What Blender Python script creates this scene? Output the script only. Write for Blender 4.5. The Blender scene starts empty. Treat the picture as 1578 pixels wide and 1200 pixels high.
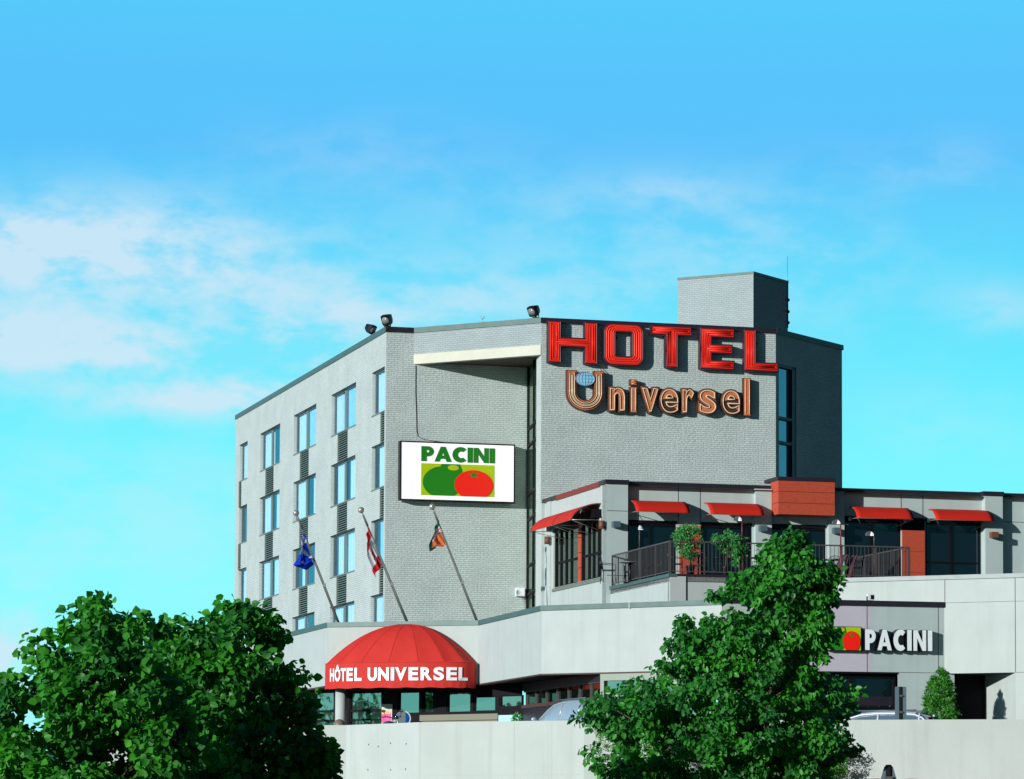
import bpy, math, random
import numpy as np
from mathutils import Matrix, Vector
R = math.radians
sc = bpy.context.scene
col = sc.collection
rng = np.random.default_rng(7)
random.seed(7)

# ------------------------------------------------------------------ camera
F_, PX, PITCH, CZ = 5500.0, 1162.0, R(4.0), 1.6
PY = 1264.0 - F_ * math.tan(PITCH)
cam = bpy.data.cameras.new('camera'); camo = bpy.data.objects.new('camera', cam); col.objects.link(camo)
cam.sensor_width = 36.0; cam.lens = F_ / 1578 * 36
cam.shift_x = (789 - PX) / 1578; cam.shift_y = (PY - 600) / 1578
cam.clip_start = 0.5; cam.clip_end = 8000
camo.location = (0, 0, CZ); camo.rotation_euler = (R(90) + PITCH, 0, 0)
sc.camera = camo
sc.render.resolution_x, sc.render.resolution_y = 1024, 779

# ------------------------------------------------------------------ light
BETA, ELEV = R(40.5), R(11.5)
S = Vector((-math.sin(BETA) * math.cos(ELEV), -math.cos(BETA) * math.cos(ELEV), math.sin(ELEV)))
sun = bpy.data.lights.new('sun', 'SUN'); sun.energy = 4.7; sun.angle = R(0.5); sun.color = (1.0, 0.975, 0.93)
suno = bpy.data.objects.new('sun', sun); col.objects.link(suno)
suno.rotation_euler = S.to_track_quat('Z', 'Y').to_euler(); suno.location = (-40, -20, 60)
world = bpy.data.worlds.new('World'); sc.world = world; world.use_nodes = True
def build_world():
    nt = world.node_tree; N = nt.nodes; L = nt.links; N.clear()
    out = N.new('ShaderNodeOutputWorld'); bg = N.new('ShaderNodeBackground')
    sky = N.new('ShaderNodeTexSky'); sky.sky_type = 'NISHITA'; sky.sun_disc = False
    sky.sun_elevation = ELEV; sky.sun_rotation = math.atan2(S.x, S.y); sky.air_density = 1.0; sky.dust_density = 0.3; sky.ozone_density = 2.0
    tc = N.new('ShaderNodeTexCoord'); sep = N.new('ShaderNodeSeparateXYZ'); L.new(tc.outputs['Generated'], sep.inputs[0])
    # clear-air colour of this sky by height above the horizon
    ramp = N.new('ShaderNodeValToRGB'); mr = N.new('ShaderNodeMapRange')
    mr.inputs['From Min'].default_value = 0.0; mr.inputs['From Max'].default_value = 0.5
    L.new(sep.outputs['Z'], mr.inputs['Value']); L.new(mr.outputs[0], ramp.inputs[0])
    cr = ramp.color_ramp
    stops = [(0.0, (.33, 1.05, 1.10)), (0.13, (.23, 1.02, 1.07)), (0.205, (.16, .95, 1.06)), (0.26, (.115, .84, 1.04)), (0.31, (.095, .73, 1.03)), (0.37, (.085, .56, 1.02)), (0.41, (.086, .57, 1.02)), (0.46, (.085, .63, 1.02)), (0.66, (.05, .24, .55)), (1.0, (.025, .10, .27))]
    while len(cr.elements) > 1: cr.elements.remove(cr.elements[-1])
    cr.elements[0].position = stops[0][0]; cr.elements[0].color = stops[0][1] + (1,)
    for p, c in stops[1:]:
        e = cr.elements.new(p); e.color = c + (1,)
    bg.inputs['Strength'].default_value = 0.1
    # luminance of the physical sky carried by the clear-air colour
    mixs = N.new('ShaderNodeMix'); mixs.data_type = 'RGBA'; mixs.inputs['Factor'].default_value = 0.9
    sc10 = N.new('ShaderNodeMix'); sc10.data_type = 'RGBA'; sc10.blend_type = 'MULTIPLY'; sc10.inputs['Factor'].default_value = 1.0
    L.new(ramp.outputs[0], sc10.inputs['A']); sc10.inputs['B'].default_value = (10, 10, 10, 1)
    L.new(sky.outputs[0], mixs.inputs['A']); L.new(sc10.outputs['Result'], mixs.inputs['B'])
    # clouds
    def math_(op, a, b=None, clamp=False):
        m = N.new('ShaderNodeMath'); m.operation = op; m.use_clamp = clamp
        for i, v in enumerate((a, b)):
            if v is None: continue
            if isinstance(v, (int, float)): m.inputs[i].default_value = v
            else: L.new(v, m.inputs[i])
        return m.outputs[0]
    mp = N.new('ShaderNodeMapping'); mp.inputs['Scale'].default_value = (1, 1, 2.1); L.new(tc.outputs['Generated'], mp.inputs[0])
    n1 = N.new('ShaderNodeTexNoise'); n1.inputs['Scale'].default_value = 44; n1.inputs['Detail'].default_value = 7; n1.inputs['Roughness'].default_value = .60
    n1.inputs['Distortion'].default_value = .1; L.new(mp.outputs[0], n1.inputs['Vector'])
    n2 = N.new('ShaderNodeTexNoise'); n2.inputs['Scale'].default_value = 13; n2.inputs['Detail'].default_value = 5; L.new(mp.outputs[0], n2.inputs['Vector'])
    def blob(px, py, sx, sy, amp):
        # soft region of the sky round one direction (an ellipse on the celestial sphere)
        a, b = (px - PX) / F_, (1264 - py) / F_
        dx = math_('MULTIPLY', math_('SUBTRACT', sep.outputs['X'], a), F_ / sx); dz = math_('MULTIPLY', math_('SUBTRACT', sep.outputs['Z'], b), F_ / sy)
        r2 = math_('ADD', math_('MULTIPLY', dx, dx), math_('MULTIPLY', dz, dz))
        e = math_('MULTIPLY', math_('POWER', 2.718, math_('MULTIPLY', r2, -1)), amp)
        return math_('MULTIPLY', e, math_('GREATER_THAN', sep.outputs['Y'], 0.0))
    tot = None
    for b in [(210, 410, 250, 80, 1.25), (50, 545, 150, 50, 1.1), (330, 555, 260, 50, .8), (390, 625, 230, 28, 1.1), (520, 500, 160, 60, .55), (40, 400, 120, 60, .5), (1190, 410, 230, 110, .36), (760, 460, 260, 60, .55), (1030, 300, 70, 24, .22), (1440, 265, 120, 45, .2), (1540, 480, 80, 40, .4), (10, 1020, 110, 90, 1.1), (250, 800, 420, 130, .30), (560, 250, 200, 50, .18), (900, 330, 300, 60, .25), (1450, 650, 150, 60, .2)]:
        v = blob(*b); tot = v if tot is None else math_('ADD', tot, v)
    thr = N.new('ShaderNodeMapRange'); thr.interpolation_type = 'SMOOTHSTEP'; thr.inputs['From Min'].default_value = .36; thr.inputs['From Max'].default_value = .62
    nn = math_('ADD', math_('MULTIPLY', n1.outputs[0], .72), math_('MULTIPLY', n2.outputs[0], .28)); L.new(nn, thr.inputs['Value'])
    m = math_('MULTIPLY', tot, math_('ADD', math_('MULTIPLY', thr.outputs[0], 1.0), .16), True)
    m = math_('MULTIPLY', m, .85)
    mx = N.new('ShaderNodeMix'); mx.data_type = 'RGBA'; L.new(m, mx.inputs['Factor']); L.new(mixs.outputs['Result'], mx.inputs['A']); mx.inputs['B'].default_value = (6.5, 8.1, 9.3, 1)
    # the sky is deepest in the band square to the sun
    dp = N.new('ShaderNodeVectorMath'); dp.operation = 'DOT_PRODUCT'; L.new(tc.outputs['Generated'], dp.inputs[0]); az = math.atan2(S.x, S.y) - R(92); dp.inputs[1].default_value = (math.sin(az), math.cos(az), .15)
    dr = N.new('ShaderNodeMapRange'); dr.interpolation_type = 'SMOOTHSTEP'; dr.inputs['From Min'].default_value = -.05; dr.inputs['From Max'].default_value = .7; dr.inputs['To Min'].default_value = 1.0; dr.inputs['To Max'].default_value = .14
    L.new(dp.outputs['Value'], dr.inputs['Value']); dm = N.new('ShaderNodeMix'); dm.data_type = 'RGBA'; dm.blend_type = 'MULTIPLY'; dm.inputs['Factor'].default_value = 1
    L.new(mx.outputs['Result'], dm.inputs['A']); L.new(dr.outputs[0], dm.inputs['B']); mx = dm
    L.new(mx.outputs['Result'], bg.inputs[0]); L.new(bg.outputs[0], out.inputs[0])
build_world()
sc.view_settings.view_transform = 'Standard'; sc.view_settings.look = 'None'; sc.view_settings.exposure = 0.0; sc.view_settings.gamma = 1.0
sc.cycles.max_bounces = 8; sc.cycles.transparent_max_bounces = 12

# ------------------------------------------------------------------ helpers
def ray(px, py):
    a, b = (px - PX) / F_, (PY - py) / F_
    return Vector((a, math.cos(PITCH) - b * math.sin(PITCH), math.sin(PITCH) + b * math.cos(PITCH)))
def at(px, py, Y):                       # world point seen at px,py at depth Y
    d = ray(px, py); return Vector((0, 0, CZ)) + d * (Y / d.y)
def dirv(deg): return Vector((math.sin(R(deg)), math.cos(R(deg)), 0))
dA, dB, dC, dD = -dirv(-18.6), dirv(28.9), dirv(71.4), -dirv(-61.1)
class Frame:                              # a vertical wall plane: X runs right along it, Z up, Y into the wall
    def __init__(s, P, d, L=None):
        if L is None and not isinstance(d, Vector): raise ValueError
        s.P = Vector((P[0], P[1], 0)); d = Vector((d[0], d[1], 0)); s.d = d.normalized()
        s.n_in = Vector((-s.d.y, s.d.x, 0)); s.L = L
        s.M = Matrix(((s.d.x, s.n_in.x, 0, s.P.x), (s.d.y, s.n_in.y, 0, s.P.y), (0, 0, 1, 0), (0, 0, 0, 1)))
    def pt(s, u, z, w=0): return s.P + s.d * u - s.n_in * w + Vector((0, 0, z))
    def hit(s, px, py, w=0):              # (u, z) on the plane set w outwards
        r = ray(px, py); o = Vector((0, 0, CZ)); p = s.P - s.n_in * w
        t = (p - o).dot(s.n_in) / r.dot(s.n_in); q = o + r * t
        return (q - s.P).dot(s.d), q.z
    def u(s, px, py=900, w=0): return s.hit(px, py, w)[0]
    def z(s, px, py, w=0): return s.hit(px, py, w)[1]
def seg(P, Q): P = Vector((P[0], P[1], 0)); Q = Vector((Q[0], Q[1], 0)); return Frame(P, Q - P, (Q - P).length)

class MB:
    def __init__(s): s.v = []; s.f = []; s.sm = []
    def add(s, vs, fs, smooth=False):
        k = len(s.v); s.v += [tuple(v) for v in vs]; s.f += [tuple(i + k for i in f) for f in fs]; s.sm += [smooth] * len(fs)
    def box(s, x0, x1, y0, y1, z0, z1):
        if x0 > x1: x0, x1 = x1, x0
        if y0 > y1: y0, y1 = y1, y0
        if z0 > z1: z0, z1 = z1, z0
        s.add([(x0, y0, z0), (x1, y0, z0), (x1, y1, z0), (x0, y1, z0), (x0, y0, z1), (x1, y0, z1), (x1, y1, z1), (x0, y1, z1)],
              [(0, 3, 2, 1), (4, 5, 6, 7), (0, 1, 5, 4), (1, 2, 6, 5), (2, 3, 7, 6), (3, 0, 4, 7)]); return s
    def slab(s, u0, u1, z0, z1, w0, w1): return s.box(u0, u1, -w1, -w0, z0, z1)
    def prism(s, pts, z0, z1):            # plan polygon, counter-clockwise
        n = len(pts); s.add([(p[0], p[1], z0) for p in pts] + [(p[0], p[1], z1) for p in pts],
              [tuple(range(n - 1, -1, -1)), tuple(range(n, 2 * n))] + [(i, (i + 1) % n, n + (i + 1) % n, n + i) for i in range(n)]); return s
    def tube(s, path, r, n=8, closed=False, smooth=True):
        P = [Vector(p) for p in path]; m = len(P); rs = r if isinstance(r, (list, tuple)) else [r] * m
        vs = []; ref = None
        for i, p in enumerate(P):
            if closed: t = P[(i + 1) % m] - P[i - 1]
            else: t = P[min(i + 1, m - 1)] - P[max(i - 1, 0)]
            t.normalize()
            if ref is None: ref = Vector((0, 0, 1)) if abs(t.z) < .9 else Vector((1, 0, 0))
            a = t.cross(ref).normalized(); b = a.cross(t); ref = b
            for k in range(n):
                g = 2 * math.pi * k / n; vs.append(p + (a * math.cos(g) + b * math.sin(g)) * rs[i])
        fs = []
        for i in range(m if closed else m - 1):
            j = (i + 1) % m
            for k in range(n): fs.append((i * n + k, i * n + (k + 1) % n, j * n + (k + 1) % n, j * n + k))
        if not closed: fs += [tuple(range(n - 1, -1, -1)), tuple((m - 1) * n + k for k in range(n))]
        s.add(vs, [f[::-1] for f in fs], smooth); return s
    def ball(s, c, rx, ry=None, rz=None, nu=16, nv=10):
        ry = rx if ry is None else ry; rz = rx if rz is None else rz; vs = []; fs = []
        for j in range(nv + 1):
            t = math.pi * j / nv
            for i in range(nu):
                a = 2 * math.pi * i / nu; vs.append((c[0] + rx * math.sin(t) * math.cos(a), c[1] + ry * math.sin(t) * math.sin(a), c[2] + rz * math.cos(t)))
        for j in range(nv):
            for i in range(nu): fs.append((j * nu + i, (j + 1) * nu + i, (j + 1) * nu + (i + 1) % nu, j * nu + (i + 1) % nu))
        s.add(vs, fs, True); return s
    def grid(s, rows, smooth=True):       # rows of points -> sheet
        n = len(rows[0]); vs = [p for r in rows for p in r]
        s.add(vs, [(i * n + j, i * n + j + 1, (i + 1) * n + j + 1, (i + 1) * n + j) for i in range(len(rows) - 1) for j in range(n - 1)], smooth); return s
    def build(s, name, mat, parent=None, M=None):
        me = bpy.data.meshes.new(name); me.from_pydata(s.v, [], s.f); me.polygons.foreach_set('use_smooth', s.sm)
        me.update(); return link(name, me, mat, parent, M)
WM = {}
def link(name, me, mat, parent=None, M=None):
    o = bpy.data.objects.new(name, me); col.objects.link(o)
    if mat is not None: me.materials.clear(); me.materials.append(mat)
    M = M or Matrix.Identity(4); WM[o.name] = M.copy()
    if parent is not None: o.parent = parent; o.matrix_basis = WM[parent.name].inverted() @ M
    else: o.matrix_basis = M
    return o
def thing(name, label, cat, loc=(0, 0, 0), rz=0, group=None):
    o = bpy.data.objects.new(name, None); col.objects.link(o); M = Matrix.Translation(Vector(loc)) @ Matrix.Rotation(rz, 4, 'Z')
    o.matrix_basis = M; WM[o.name] = M; o.empty_display_size = .3
    return tag(o, label, cat, group)
def tag(o, label=None, cat=None, group=None, kind=None):
    if label: o['label'] = label
    if cat: o['category'] = cat
    if group: o['group'] = group
    if kind: o['kind'] = kind
    return o
def copy_tree(o, M=None, parent=None):
    c = o.copy(); col.objects.link(c)
    if parent is not None: c.parent = parent
    if M is not None: c.matrix_basis = M; WM[c.name] = M
    for ch in list(o.children): copy_tree(ch, None, c)
    return c
Tm = Matrix.Translation

def srgb(r, g, b):
    f = lambda c: (c / 255 / 12.92) if c / 255 <= .04045 else ((c / 255 + .055) / 1.055) ** 2.4
    return (f(r), f(g), f(b))
def mat(name, c, rough=.6, metal=0, spec=.5, noise=0, nscale=3, bump=0, bscale=30, streak=0):
    m = bpy.data.materials.new(name); m.use_nodes = True; nt = m.node_tree; N = nt.nodes; L = nt.links
    p = N['Principled BSDF']; p.inputs['Base Color'].default_value = (*c, 1); p.inputs['Roughness'].default_value = rough
    p.inputs['Metallic'].default_value = metal; p.inputs['Specular IOR Level'].default_value = spec
    tc = N.new('ShaderNodeTexCoord')
    if noise:
        n = N.new('ShaderNodeTexNoise'); n.inputs['Scale'].default_value = nscale; n.inputs['Detail'].default_value = 6; L.new(tc.outputs['Object'], n.inputs['Vector'])
        r = N.new('ShaderNodeMapRange'); r.inputs['From Min'].default_value = .3; r.inputs['From Max'].default_value = .7
        r.inputs['To Min'].default_value = 1 - noise; r.inputs['To Max'].default_value = 1 + noise; L.new(n.outputs[0], r.inputs['Value'])
        x = N.new('ShaderNodeMix'); x.data_type = 'RGBA'; x.blend_type = 'MULTIPLY'; x.inputs['Factor'].default_value = 1; x.inputs['A'].default_value = (*c, 1)
        L.new(r.outputs[0], x.inputs['B']); L.new(x.outputs['Result'], p.inputs['Base Color'])
        if streak:
            mp = N.new('ShaderNodeMapping'); mp.inputs['Scale'].default_value = (2.2, 2.2, .13); L.new(tc.outputs['Object'], mp.inputs[0])
            n2 = N.new('ShaderNodeTexNoise'); n2.inputs['Scale'].default_value = 1.3; n2.inputs['Detail'].default_value = 6; n2.inputs['Roughness'].default_value = .65; L.new(mp.outputs[0], n2.inputs['Vector'])
            r2 = N.new('ShaderNodeMapRange'); r2.inputs['From Min'].default_value = .50; r2.inputs['From Max'].default_value = .76; r2.inputs['To Min'].default_value = 1; r2.inputs['To Max'].default_value = 1 - streak; L.new(n2.outputs[0], r2.inputs['Value'])
            m2 = N.new('ShaderNodeMath'); m2.operation = 'MULTIPLY'; L.new(r.outputs[0], m2.inputs[0]); L.new(r2.outputs[0], m2.inputs[1]); L.new(m2.outputs[0], x.inputs['B'])
    if bump:
        n = N.new('ShaderNodeTexNoise'); n.inputs['Scale'].default_value = bscale; n.inputs['Detail'].default_value = 5; L.new(tc.outputs['Object'], n.inputs['Vector'])
        b = N.new('ShaderNodeBump'); b.inputs['Distance'].default_value = bump; L.new(n.outputs[0], b.inputs['Height']); L.new(b.outputs[0], p.inputs['Normal'])
    return m
def brickmat(name, c, bumpd=.007, rough_noise=.5, mc=.84):
    m = mat(name, c, .75, spec=.25); nt = m.node_tree; N = nt.nodes; L = nt.links; p = N['Principled BSDF']
    tc = N.new('ShaderNodeTexCoord'); sp = N.new('ShaderNodeSeparateXYZ'); L.new(tc.outputs['Object'], sp.inputs[0])
    ad = N.new('ShaderNodeMath'); ad.operation = 'ADD'; L.new(sp.outputs['X'], ad.inputs[0]); L.new(sp.outputs['Y'], ad.inputs[1])
    cb = N.new('ShaderNodeCombineXYZ'); L.new(ad.outputs[0], cb.inputs[0]); L.new(sp.outputs['Z'], cb.inputs[1])
    b = N.new('ShaderNodeTexBrick'); L.new(cb.outputs[0], b.inputs['Vector']); b.inputs['Scale'].default_value = 1
    b.inputs['Brick Width'].default_value = .22; b.inputs['Row Height'].default_value = .078; b.inputs['Mortar Size'].default_value = .009; b.inputs['Mortar Smooth'].default_value = .4
    b.inputs['Color1'].default_value = (*[x * 1.04 for x in c], 1); b.inputs['Color2'].default_value = (*[x * .95 for x in c], 1); b.inputs['Mortar'].default_value = (*[x * mc for x in c], 1)
    n = N.new('ShaderNodeTexNoise'); n.inputs['Scale'].default_value = .9; n.inputs['Detail'].default_value = 5; L.new(tc.outputs['Object'], n.inputs['Vector'])
    r = N.new('ShaderNodeMapRange'); r.inputs['From Min'].default_value = .3; r.inputs['From Max'].default_value = .7; r.inputs['To Min'].default_value = .92; r.inputs['To Max'].default_value = 1.05; L.new(n.outputs[0], r.inputs['Value'])
    # vertical drip streaks
    mp = N.new('ShaderNodeMapping'); mp.inputs['Scale'].default_value = (3.0, 3.0, .12); L.new(tc.outputs['Object'], mp.inputs[0])
    ns = N.new('ShaderNodeTexNoise'); ns.inputs['Scale'].default_value = 1.0; ns.inputs['Detail'].default_value = 4; L.new(mp.outputs[0], ns.inputs['Vector'])
    rs = N.new('ShaderNodeMapRange'); rs.inputs['From Min'].default_value = .66; rs.inputs['From Max'].default_value = .82; rs.inputs['To Min'].default_value = 1; rs.inputs['To Max'].default_value = .84; L.new(ns.outputs[0], rs.inputs['Value'])
    mm = N.new('ShaderNodeMath'); mm.operation = 'MULTIPLY'; L.new(r.outputs[0], mm.inputs[0]); L.new(rs.outputs[0], mm.inputs[1])
    x = N.new('ShaderNodeMix'); x.data_type = 'RGBA'; x.blend_type = 'MULTIPLY'; x.inputs['Factor'].default_value = 1; L.new(b.outputs['Color'], x.inputs['A']); L.new(mm.outputs[0], x.inputs['B'])
    L.new(x.outputs['Result'], p.inputs['Base Color'])
    n2 = N.new('ShaderNodeTexNoise'); n2.inputs['Scale'].default_value = 9; n2.inputs['Detail'].default_value = 6; n2.inputs['Roughness'].default_value = .7; L.new(tc.outputs['Object'], n2.inputs['Vector'])
    h = N.new('ShaderNodeMath'); h.operation = 'MULTIPLY_ADD'; L.new(n2.outputs[0], h.inputs[0]); h.inputs[1].default_value = rough_noise
    inv = N.new('ShaderNodeMath'); inv.operation = 'SUBTRACT'; inv.inputs[0].default_value = 1; L.new(b.outputs['Fac'], inv.inputs[1]); L.new(inv.outputs[0], h.inputs[2])
    bp = N.new('ShaderNodeBump'); bp.inputs['Distance'].default_value = bumpd; L.new(h.outputs[0], bp.inputs['Height']); L.new(bp.outputs[0], p.inputs['Normal'])
    return m
def glassmat(name, dark, refl, tint=(.9, 1, 1), rough=.02, transp=0, tcol=(.7, .85, .95)):
    m = bpy.data.materials.new(name); m.use_nodes = True; nt = m.node_tree; N = nt.nodes; L = nt.links; N.clear()
    out = N.new('ShaderNodeOutputMaterial'); g = N.new('ShaderNodeBsdfGlossy'); g.inputs['Roughness'].default_value = rough; g.inputs['Color'].default_value = (*tint, 1)
    if transp: d = N.new('ShaderNodeBsdfTransparent'); d.inputs[0].default_value = (*tcol, 1)
    else: d = N.new('ShaderNodeBsdfDiffuse'); d.inputs[0].default_value = (*dark, 1)
    lw = N.new('ShaderNodeLayerWeight'); lw.inputs[0].default_value = .25
    a = N.new('ShaderNodeMath'); a.operation = 'MULTIPLY_ADD'; L.new(lw.outputs['Fresnel'], a.inputs[0]); a.inputs[1].default_value = .6; a.inputs[2].default_value = refl; a.use_clamp = True
    tcn = N.new('ShaderNodeTexCoord'); n = N.new('ShaderNodeTexNoise'); n.inputs['Scale'].default_value = 1.2; L.new(tcn.outputs['Object'], n.inputs['Vector'])
    b = N.new('ShaderNodeBump'); b.inputs['Distance'].default_value = .004; L.new(n.outputs[0], b.inputs['Height']); L.new(b.outputs[0], g.inputs['Normal'])
    x = N.new('ShaderNodeMixShader'); L.new(a.outputs[0], x.inputs[0]); L.new(d.outputs[0], x.inputs[1]); L.new(g.outputs[0], x.inputs[2]); L.new(x.outputs[0], out.inputs[0])
    return m
def leafmat(name, c, c2, trans=.35):
    m = bpy.data.materials.new(name); m.use_nodes = True; nt = m.node_tree; N = nt.nodes; L = nt.links; p = N['Principled BSDF']; out = N['Material Output']
    at_ = N.new('ShaderNodeAttribute'); at_.attribute_name = 'tone'; x = N.new('ShaderNodeMix'); x.data_type = 'RGBA'; L.new(at_.outputs['Fac'], x.inputs['Factor'])
    x.inputs['A'].default_value = (*c, 1); x.inputs['B'].default_value = (*c2, 1); L.new(x.outputs['Result'], p.inputs['Base Color']); p.inputs['Roughness'].default_value = .42; p.inputs['Specular IOR Level'].default_value = .35
    t = N.new('ShaderNodeBsdfTranslucent'); L.new(x.outputs['Result'], t.inputs[0]); mx = N.new('ShaderNodeMixShader'); mx.inputs[0].default_value = trans
    L.new(p.outputs[0], mx.inputs[1]); L.new(t.outputs[0], mx.inputs[2]); L.new(mx.outputs[0], out.inputs[0]); return m

M_ = {}
M_['brick_lit'] = brickmat('painted_brick', (.50, .565, .545))
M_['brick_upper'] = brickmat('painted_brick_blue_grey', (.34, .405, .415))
M_['brick_front'] = brickmat('painted_rough_brick', (.56, .655, .635), .019, 1.6, .78)
M_['coping'] = mat('coping_metal', (.075, .13, .125), .5, .2, noise=.12)
M_['coping_dark'] = mat('coping_dark', (.022, .018, .03), .45, .1, noise=.1)
M_['coping_red'] = mat('coping_red', (.20, .022, .018), .5)
M_['coping_silver'] = mat('coping_silver', (.30, .35, .35), .6, .1, noise=.1)
M_['stucco'] = mat('stucco', (.445, .502, .485), .85, spec=.2, noise=.04, nscale=1.2, bump=.004, bscale=45, streak=.10)
M_['stucco_grey'] = mat('stucco_grey', (.43, .525, .515), .85, spec=.2, noise=.04, nscale=1.2, bump=.004, bscale=45, streak=.10)
M_['stucco_mauve'] = mat('stucco_mauve', (.51, .49, .56), .85, spec=.2, noise=.04, nscale=1.2, bump=.004, bscale=45, streak=.10)
M_['concrete'] = mat('painted_concrete', (.455, .505, .485), .85, spec=.2, noise=.05, nscale=.8, bump=.006, bscale=20, streak=.12)
M_['cream'] = mat('cream_beam', (.56, .57, .47), .7, noise=.05, nscale=2)
M_['soffit'] = mat('soffit_brown', (.07, .035, .032), .7, noise=.1)
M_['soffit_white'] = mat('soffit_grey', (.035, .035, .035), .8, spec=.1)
M_['roof'] = mat('roof_membrane', (.12, .13, .13), .9, noise=.1)
M_['joint'] = mat('joint', (.11, .095, .085), .8)
M_['glass_van'] = glassmat('van_glass', (.10, .15, .17), .22, (.75, .88, 1))
M_['joint_pale'] = mat('joint_pale', (.40, .44, .42), .8)
M_['wframe'] = mat('window_frame', (.20, .24, .20), .45, .3)
M_['lintel'] = mat('lintel_dark', (.018, .022, .02), .6)
M_['louvre'] = mat('louvre', (.19, .23, .20), .5, .3)
M_['black'] = mat('black_metal', (.008, .008, .011), .4, .3)
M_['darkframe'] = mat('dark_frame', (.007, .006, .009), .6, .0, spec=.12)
M_['curtain'] = mat('curtain', (.68, .78, .86), .9, spec=.1, noise=.05, nscale=5)
M_['curtain2'] = mat('curtain_blue', (.42, .66, .85), .9, spec=.1, noise=.08, nscale=4)
M_['glass_room'] = glassmat('room_glass', None, .20, (.45, .72, 1), transp=1, tcol=(.86, .96, 1))
M_['glass_dark'] = glassmat('dark_glass', (.004, .010, .016), .09, (.55, .75, .9))
M_['glass_mirror'] = glassmat('reflecting_glass', (.006, .01, .009), .30, (.62, .75, .64))
M_['glass_side'] = glassmat('side_glass', (.02, .09, .20), .38, (.50, .78, 1))
M_['glass_entry'] = glassmat('entry_glass', (.02, .04, .035), .36, (.85, .93, .80))
M_['glass_strip'] = glassmat('strip_glass', (.03, .05, .035), .30, (.62, .75, .62))
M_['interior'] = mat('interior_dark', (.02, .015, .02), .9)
M_['red_box'] = mat('red_panel', (.46, .065, .028), .7, noise=.12, nscale=12, bump=.004, bscale=30)
M_['awning'] = mat('awning_red', (.56, .022, .010), .65, spec=.2, noise=.06, nscale=2)
M_['dome'] = mat('dome_red', (.55, .032, .024), .7, spec=.2, noise=.05, nscale=2, bump=.02, bscale=1.8)
M_['neon_case'] = mat('letter_case', (.05, .012, .03), .5)
M_['neon_face'] = mat('letter_face_red', (.78, .018, .009), .55, noise=.06, nscale=8)
M_['neon_tube'] = mat('tube_red', (.95, .045, .018), .4, spec=.35)
M_['neon_dark'] = mat('tube_gap', (.45, .008, .01), .5)
M_['case_brown'] = mat('case_brown', (.07, .028, .018), .5)
M_['copper'] = mat('letter_face_copper', (.66, .21, .085), .45, .1, noise=.15, nscale=10)
M_['tube_pale'] = mat('tube_pale', (.88, .66, .44), .25)
M_['brown_line'] = mat('case_line', (.09, .03, .02), .5)
M_['globe'] = mat('globe_blue', (.22, .66, .88), .35, noise=.05)
M_['globe_line'] = mat('globe_line', (.35, .30, .45), .4)
M_['white'] = mat('sign_white', (.86, .88, .90), .35)
M_['lightbox'] = mat('lightbox_face', (.86, .88, .90), .35)
M_['lightbox'].node_tree.nodes['Principled BSDF'].inputs['Emission Color'].default_value = (1, 1, 1, 1); M_['lightbox'].node_tree.nodes['Principled BSDF'].inputs['Emission Strength'].default_value = .3
M_['letter_white'] = mat('letter_white', (.80, .88, .90), .35)
M_['lime'] = mat('lime', (.42, .58, .0), .5)
M_['green'] = mat('sign_green', (.012, .22, .004), .5)
M_['tomato'] = mat('tomato_red', (.95, .012, .002), .5)
M_['letter_green'] = mat('letter_green', (.010, .20, .01), .5)
M_['pole'] = mat('flagpole_aluminium', (.42, .47, .43), .35, .6, noise=.06)
M_['polepaint'] = mat('pole_grey', (.19, .19, .20), .5)
M_['rail'] = mat('rail_brown', (.085, .075, .075), .55, .2)
M_['chair'] = mat('chair_dark', (.013, .014, .02), .4, .3)
M_['tabletop'] = mat('table_top', (.12, .12, .13), .5)
M_['bark'] = mat('bark', (.10, .075, .05), .9, noise=.3, nscale=20, bump=.01, bscale=30)
M_['asphalt'] = mat('asphalt', (.05, .05, .052), .9, noise=.1)
M_['grassy'] = mat('grass_ground', (.09, .11, .04), 1, noise=.4, nscale=3)
M_['steel'] = mat('steel_grey', (.10, .16, .19), .45, .3)
M_['lampred'] = mat('lamp_maroon', (.14, .02, .03), .5)
M_['rust'] = mat('lamp_brown', (.16, .06, .03), .6)
M_['lens'] = mat('lens', (.22, .23, .21), .2)
M_['acwhite'] = mat('unit_white', (.72, .74, .78), .5)

# ------------------------------------------------------------------ plan of the place, walls as frames
p = at(595.5, 503, 135.0); P1 = Vector((p.x, p.y, 0)); ZR = p.z
FA = Frame(P1, dA, 31.3)                                     # long side wall, u < 0 to the left
FC = Frame(P1, dC, 9); u = FC.u(638.5, 505); P2 = FC.pt(u, 0); uP2 = u
FD = Frame(P2, dD, 6); u = FD.u(834.5, 489); P3 = FD.pt(u, 0); LD = u
FH = Frame(P3, dC, 9); LH = FH.u(1195.5, 600); P4 = FH.pt(LH, 0)
FB = Frame(P4, dB, 6); LB = FB.u(1297.6, 600); P5 = FB.pt(LB, 0)
uS = FC.u(812, 650); PS = FC.pt(uS, 0)                       # end of the recessed wall
PR = P3 - dA * .69                                           # back of the brick return
FS = seg(PS, PR)
ufar = FA.u(364, 640); P0 = FA.pt(ufar, 0)
R0p = at(837, 766, 132.0); ZRR = 1.6 + (1264 - 738.5) * 124.68 / 5500
p = at(837, 766, 132.65); RF = Vector((p.x, p.y, 0)); RA_ = Frame(RF, dA); uu = RA_.u(934.5, 742); R1 = RA_.pt(uu, 0)
ZRR = RA_.z(934.5, 738.5)
RA = Frame(R1, dA, uu); RC = Frame(R1, dC, 16.2); ZT = 9.75
T0 = RC.pt(RC.u(941), 0); tf = Frame(T0, dA); T1 = tf.pt(tf.u(1032, 880), 0); TA = seg(T0, T1)
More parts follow.
